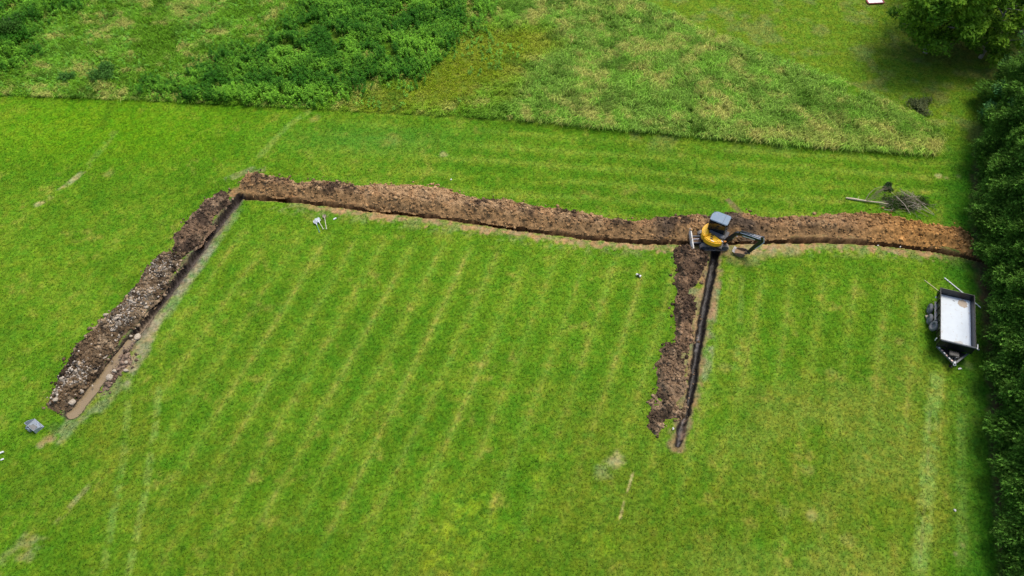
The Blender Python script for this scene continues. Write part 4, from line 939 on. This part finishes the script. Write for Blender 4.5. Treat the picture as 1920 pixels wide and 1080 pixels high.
# poles, rock and scraps by the trailer
def pole(name, a, b_, r, m_, label, cat, z=.03):
    A = wpt(*a, z); B = wpt(*b_, z); o = empty(name, A, 0, label, cat); q_ = MB(); q_.tube([(0, 0, 0), (B-A)*.5+Vector((0, 0, .008)), B-A], r, 10)
    me = q_.build(name, m_, None, True); me.location = A; bpy.data.objects.remove(o); return tag(me, label, cat)
pole('plastic_pipe', (1771, 521), (1839, 577), .035, mat('white_plastic', (.80, .81, .80), .4, 0, .04), 'long white plastic pipe lying under the far end of the trailer', 'pipe')
pole('wooden_stake', (1733, 525), (1768, 552), .022, mat('pale_yellow_wood', (.66, .62, .30), .7, 0, .1), 'thin pale yellow stake poking out from the trailer far left corner', 'stake')
rock(1741, 595, .42, 'tan wheel chock rock on the grass beside the trailer wheels', z=.1)
def scrap(px, py, ln, wd, ht, ang, m_, label, name='scrap', cat='scrap'):
    x, y = G(px, py); b = MB(); b.prism([(-ln/2, -wd/2), (ln/2, -wd/2*.8), (ln/2*.95, wd/2), (0, wd/2*1.15), (-ln/2*.9, wd/2*.9)], 0, ht, bev=ht*.2, axis='z')
    o = b.build(name, m_); o.location = (x, y, .02); o.rotation_euler = (R(4), R(-3), R(ang)); return tag(o, label, cat)
PL = mat('dull_white_plastic', (.62, .63, .62), .5, 0, .1)
scrap(1799, 692, .22, .09, .05, 12, PL, 'small white scrap on the grass below the trailer hitch')
scrap(1832, 655, .26, .10, .08, -60, PL, 'small white scrap on the grass at the trailer near right corner')
scrap(628, 411, .24, .10, .06, 32, PL, 'small white block on the grass right of the shovels')
scrap(1, 850, .40, .10, .06, 22, PL, 'longer white strip at the left edge of the lawn')
scrap(5, 862, .18, .09, .05, 22, PL, 'shorter white strip at the left edge of the lawn')
# small level instrument on the lawn
x, y = G(1197, 518); o = empty('survey_laser', (x, y, 0), R(-25), 'small white and dark instrument standing alone on the lawn', 'instrument')
b = MB(); b.box((-.10, .0, .14), (.14, .11, .09), bev=.02); b.build('housing', PL, o); b = MB(); b.box((.12, -.03, .12), (.11, .14, .10), bev=.02); b.build('battery_pack', PL, o)
b = MB(); b.box((.0, -.0, .13), (.14, .16, .12), bev=.015); b.tube([(0, 0, .1), (-.18, -.16, 0)], .015, 6); b.tube([(0, 0, .1), (.2, -.14, 0)], .015, 6); b.tube([(0, 0, .1), (0, .2, 0)], .015, 6); b.build('tripod', BLK, o)

# ================================================================ SHOVELS
HANDLE = mat('pale_handle', (.62, .58, .44), .6, 0, .1); GREEN = mat('green_handle', (.10, .26, .22), .5, 0, .2); SPADE = mat('galvanised_blade', (.62, .64, .70), .5, .0, .08); TANB = mat('muddy_blade', (.46, .38, .30), .8, 0, .15)
def shovel(head, foot, bw, bl_, mh, mb, square, label):
    A = wpt(*head, .10); B = wpt(*foot, .04); d = (A-B); th = math.atan2(d.y, d.x); Ln = d.length
    o = empty('shovel', (B.x, B.y, 0), th, label, 'shovel', 'shovels lying on the lawn')
    b = MB(); b.tube([(0, 0, .04), (Ln-bl_*.6, 0, .09)], .02, 8); b.tube([(-.0, -.055, .04), (0, .055, .04)], .017, 8); b.build('handle', mh, o, True)
    b = MB(); x0 = Ln-bl_*.7
    prof = [(0, .3), (.12, .92), (.5, 1.0), (.85, .95), (1.0, .8)] if square else [(0, .28), (.15, .8), (.45, 1.0), (.75, .75), (1.0, .08)]
    ring = []
    for t, w_ in prof:
        row = []
        for s in (-1, -.5, 0, .5, 1): row.append(b.bm.verts.new((x0+t*bl_, s*w_*bw/2, .08+.05*abs(s)**2+.03*(1-t)*t)))
        ring.append(row)
    for a_, b2_ in zip(ring, ring[1:]):
        for k in range(4): b.bm.faces.new((a_[k], a_[k+1], b2_[k+1], b2_[k]))
    g_ = bmesh.ops.solidify(b.bm, geom=b.bm.faces[:], thickness=.01)
    b.tube([(x0-.12, 0, .085), (x0+.08, 0, .09)], .028, 8); b.build('blade', mb, o, True)
shovel((591, 414), (599, 435), .34, .40, GREEN, SPADE, False, 'left shovel with grey blade and dark green handle')
shovel((595, 411), (606, 429), .34, .40, HANDLE, mat('bright_blade', (.80, .84, .86), .4), True, 'middle shovel with bright white square blade and pale handle')
shovel((608, 404), (612, 429), .27, .32, HANDLE, TANB, False, 'right shovel with muddy tan blade and pale handle')

# ================================================================ SPARE BUCKET ON THE LAWN
x, y = G(66, 800); o = empty('spare_bucket', (x, y, 0), R(0), 'wide grey steel digging bucket lying on the lawn past the end of the left trench', 'excavator bucket')
bw_ = mat('grey_bucket_paint', (.30, .34, .38), .5, .25, .2, 7, dirt=(.22, .2, .17), dirt_amt=.15)
M = Matrix.Rotation(R(-35), 4, 'Z') @ Matrix.Translation((0, 0, .02)) @ Matrix.Scale(.74, 4)
W_ = .95
b = MB(); prof = [(-.36, 0), (-.42, .22), (-.38, .42)]
b.prism([(-.55, -.33), (.55, -.33), (.55, -.30), (-.55, -.30)], .0, .42, axis='z')     # back plate
b.prism([(-.55, -.33), (.55, -.33), (.60, .36), (-.60, .36)], -.02, .012, axis='z')    # floor
b.prism([(-.58, .33), (.58, .33), (.62, .40), (-.62, .40)], -.02, .03, axis='z')
sh = b.build('shell', bw_, o); sh.matrix_local = M
for s in (-1, 1):
    b = MB(); b.prism([(-.33, -.02), (.38, -.02), (.30, .12), (-.05, .40), (-.33, .44)], s*.56-.012, s*.56+.012, axis='x'); k_ = b.build('side_plate', bw_, o); k_.matrix_local = M
for s in (-1, 1):
    b = MB(); b.prism([(-.52, .05), (-.31, .02), (-.31, .42), (-.42, .50), (-.56, .36)], s*.14-.02, s*.14+.02, axis='x'); k_ = b.build('ear', bw_, o); k_.matrix_local = M
b = MB(); b.tube([(-.22, -.45, .34), (.22, -.45, .34)], .035, 10); b.tube([(-.2, -.47, .16), (.2, -.47, .16)], .035, 10); k_ = b.build('hinge_pin', CHROME, o, True); k_.matrix_local = M
b = MB(); b.prism([(-.42, -.28), (.30, -.28), (.2, .10), (-.2, .05)], .013, .08, bev=.02, axis='z'); k_ = b.build('dirt_clod', mat('grey_dust', (.18, .18, .17), .9, 0, .3), o); k_.matrix_local = M

# sign board at the far top edge
x, y = G(1640, 4); o = empty('sign_board', (x, y, 0), R(4), 'low white board with a red frame on bare earth at the far top edge', 'board')
b = MB(); b.box((0, 0, .10), (1.25, .55, .05), bev=.01); b.build('panel', WHITE, o)
b = MB(); b.box((-.68, 0, .11), (.10, .62, .07)); b.box((.68, 0, .11), (.10, .62, .07)); b.box((0, -.32, .11), (1.26, .08, .07)); b.box((0, .32, .11), (1.26, .08, .07)); b.build('frame', mat('dull_red_paint', (.30, .05, .05), .6), o)
for s in (-1, 1):
    b = MB(); b.box((s*.5, 0, .035), (.1, .6, .09)); b.build('foot', TB, o)
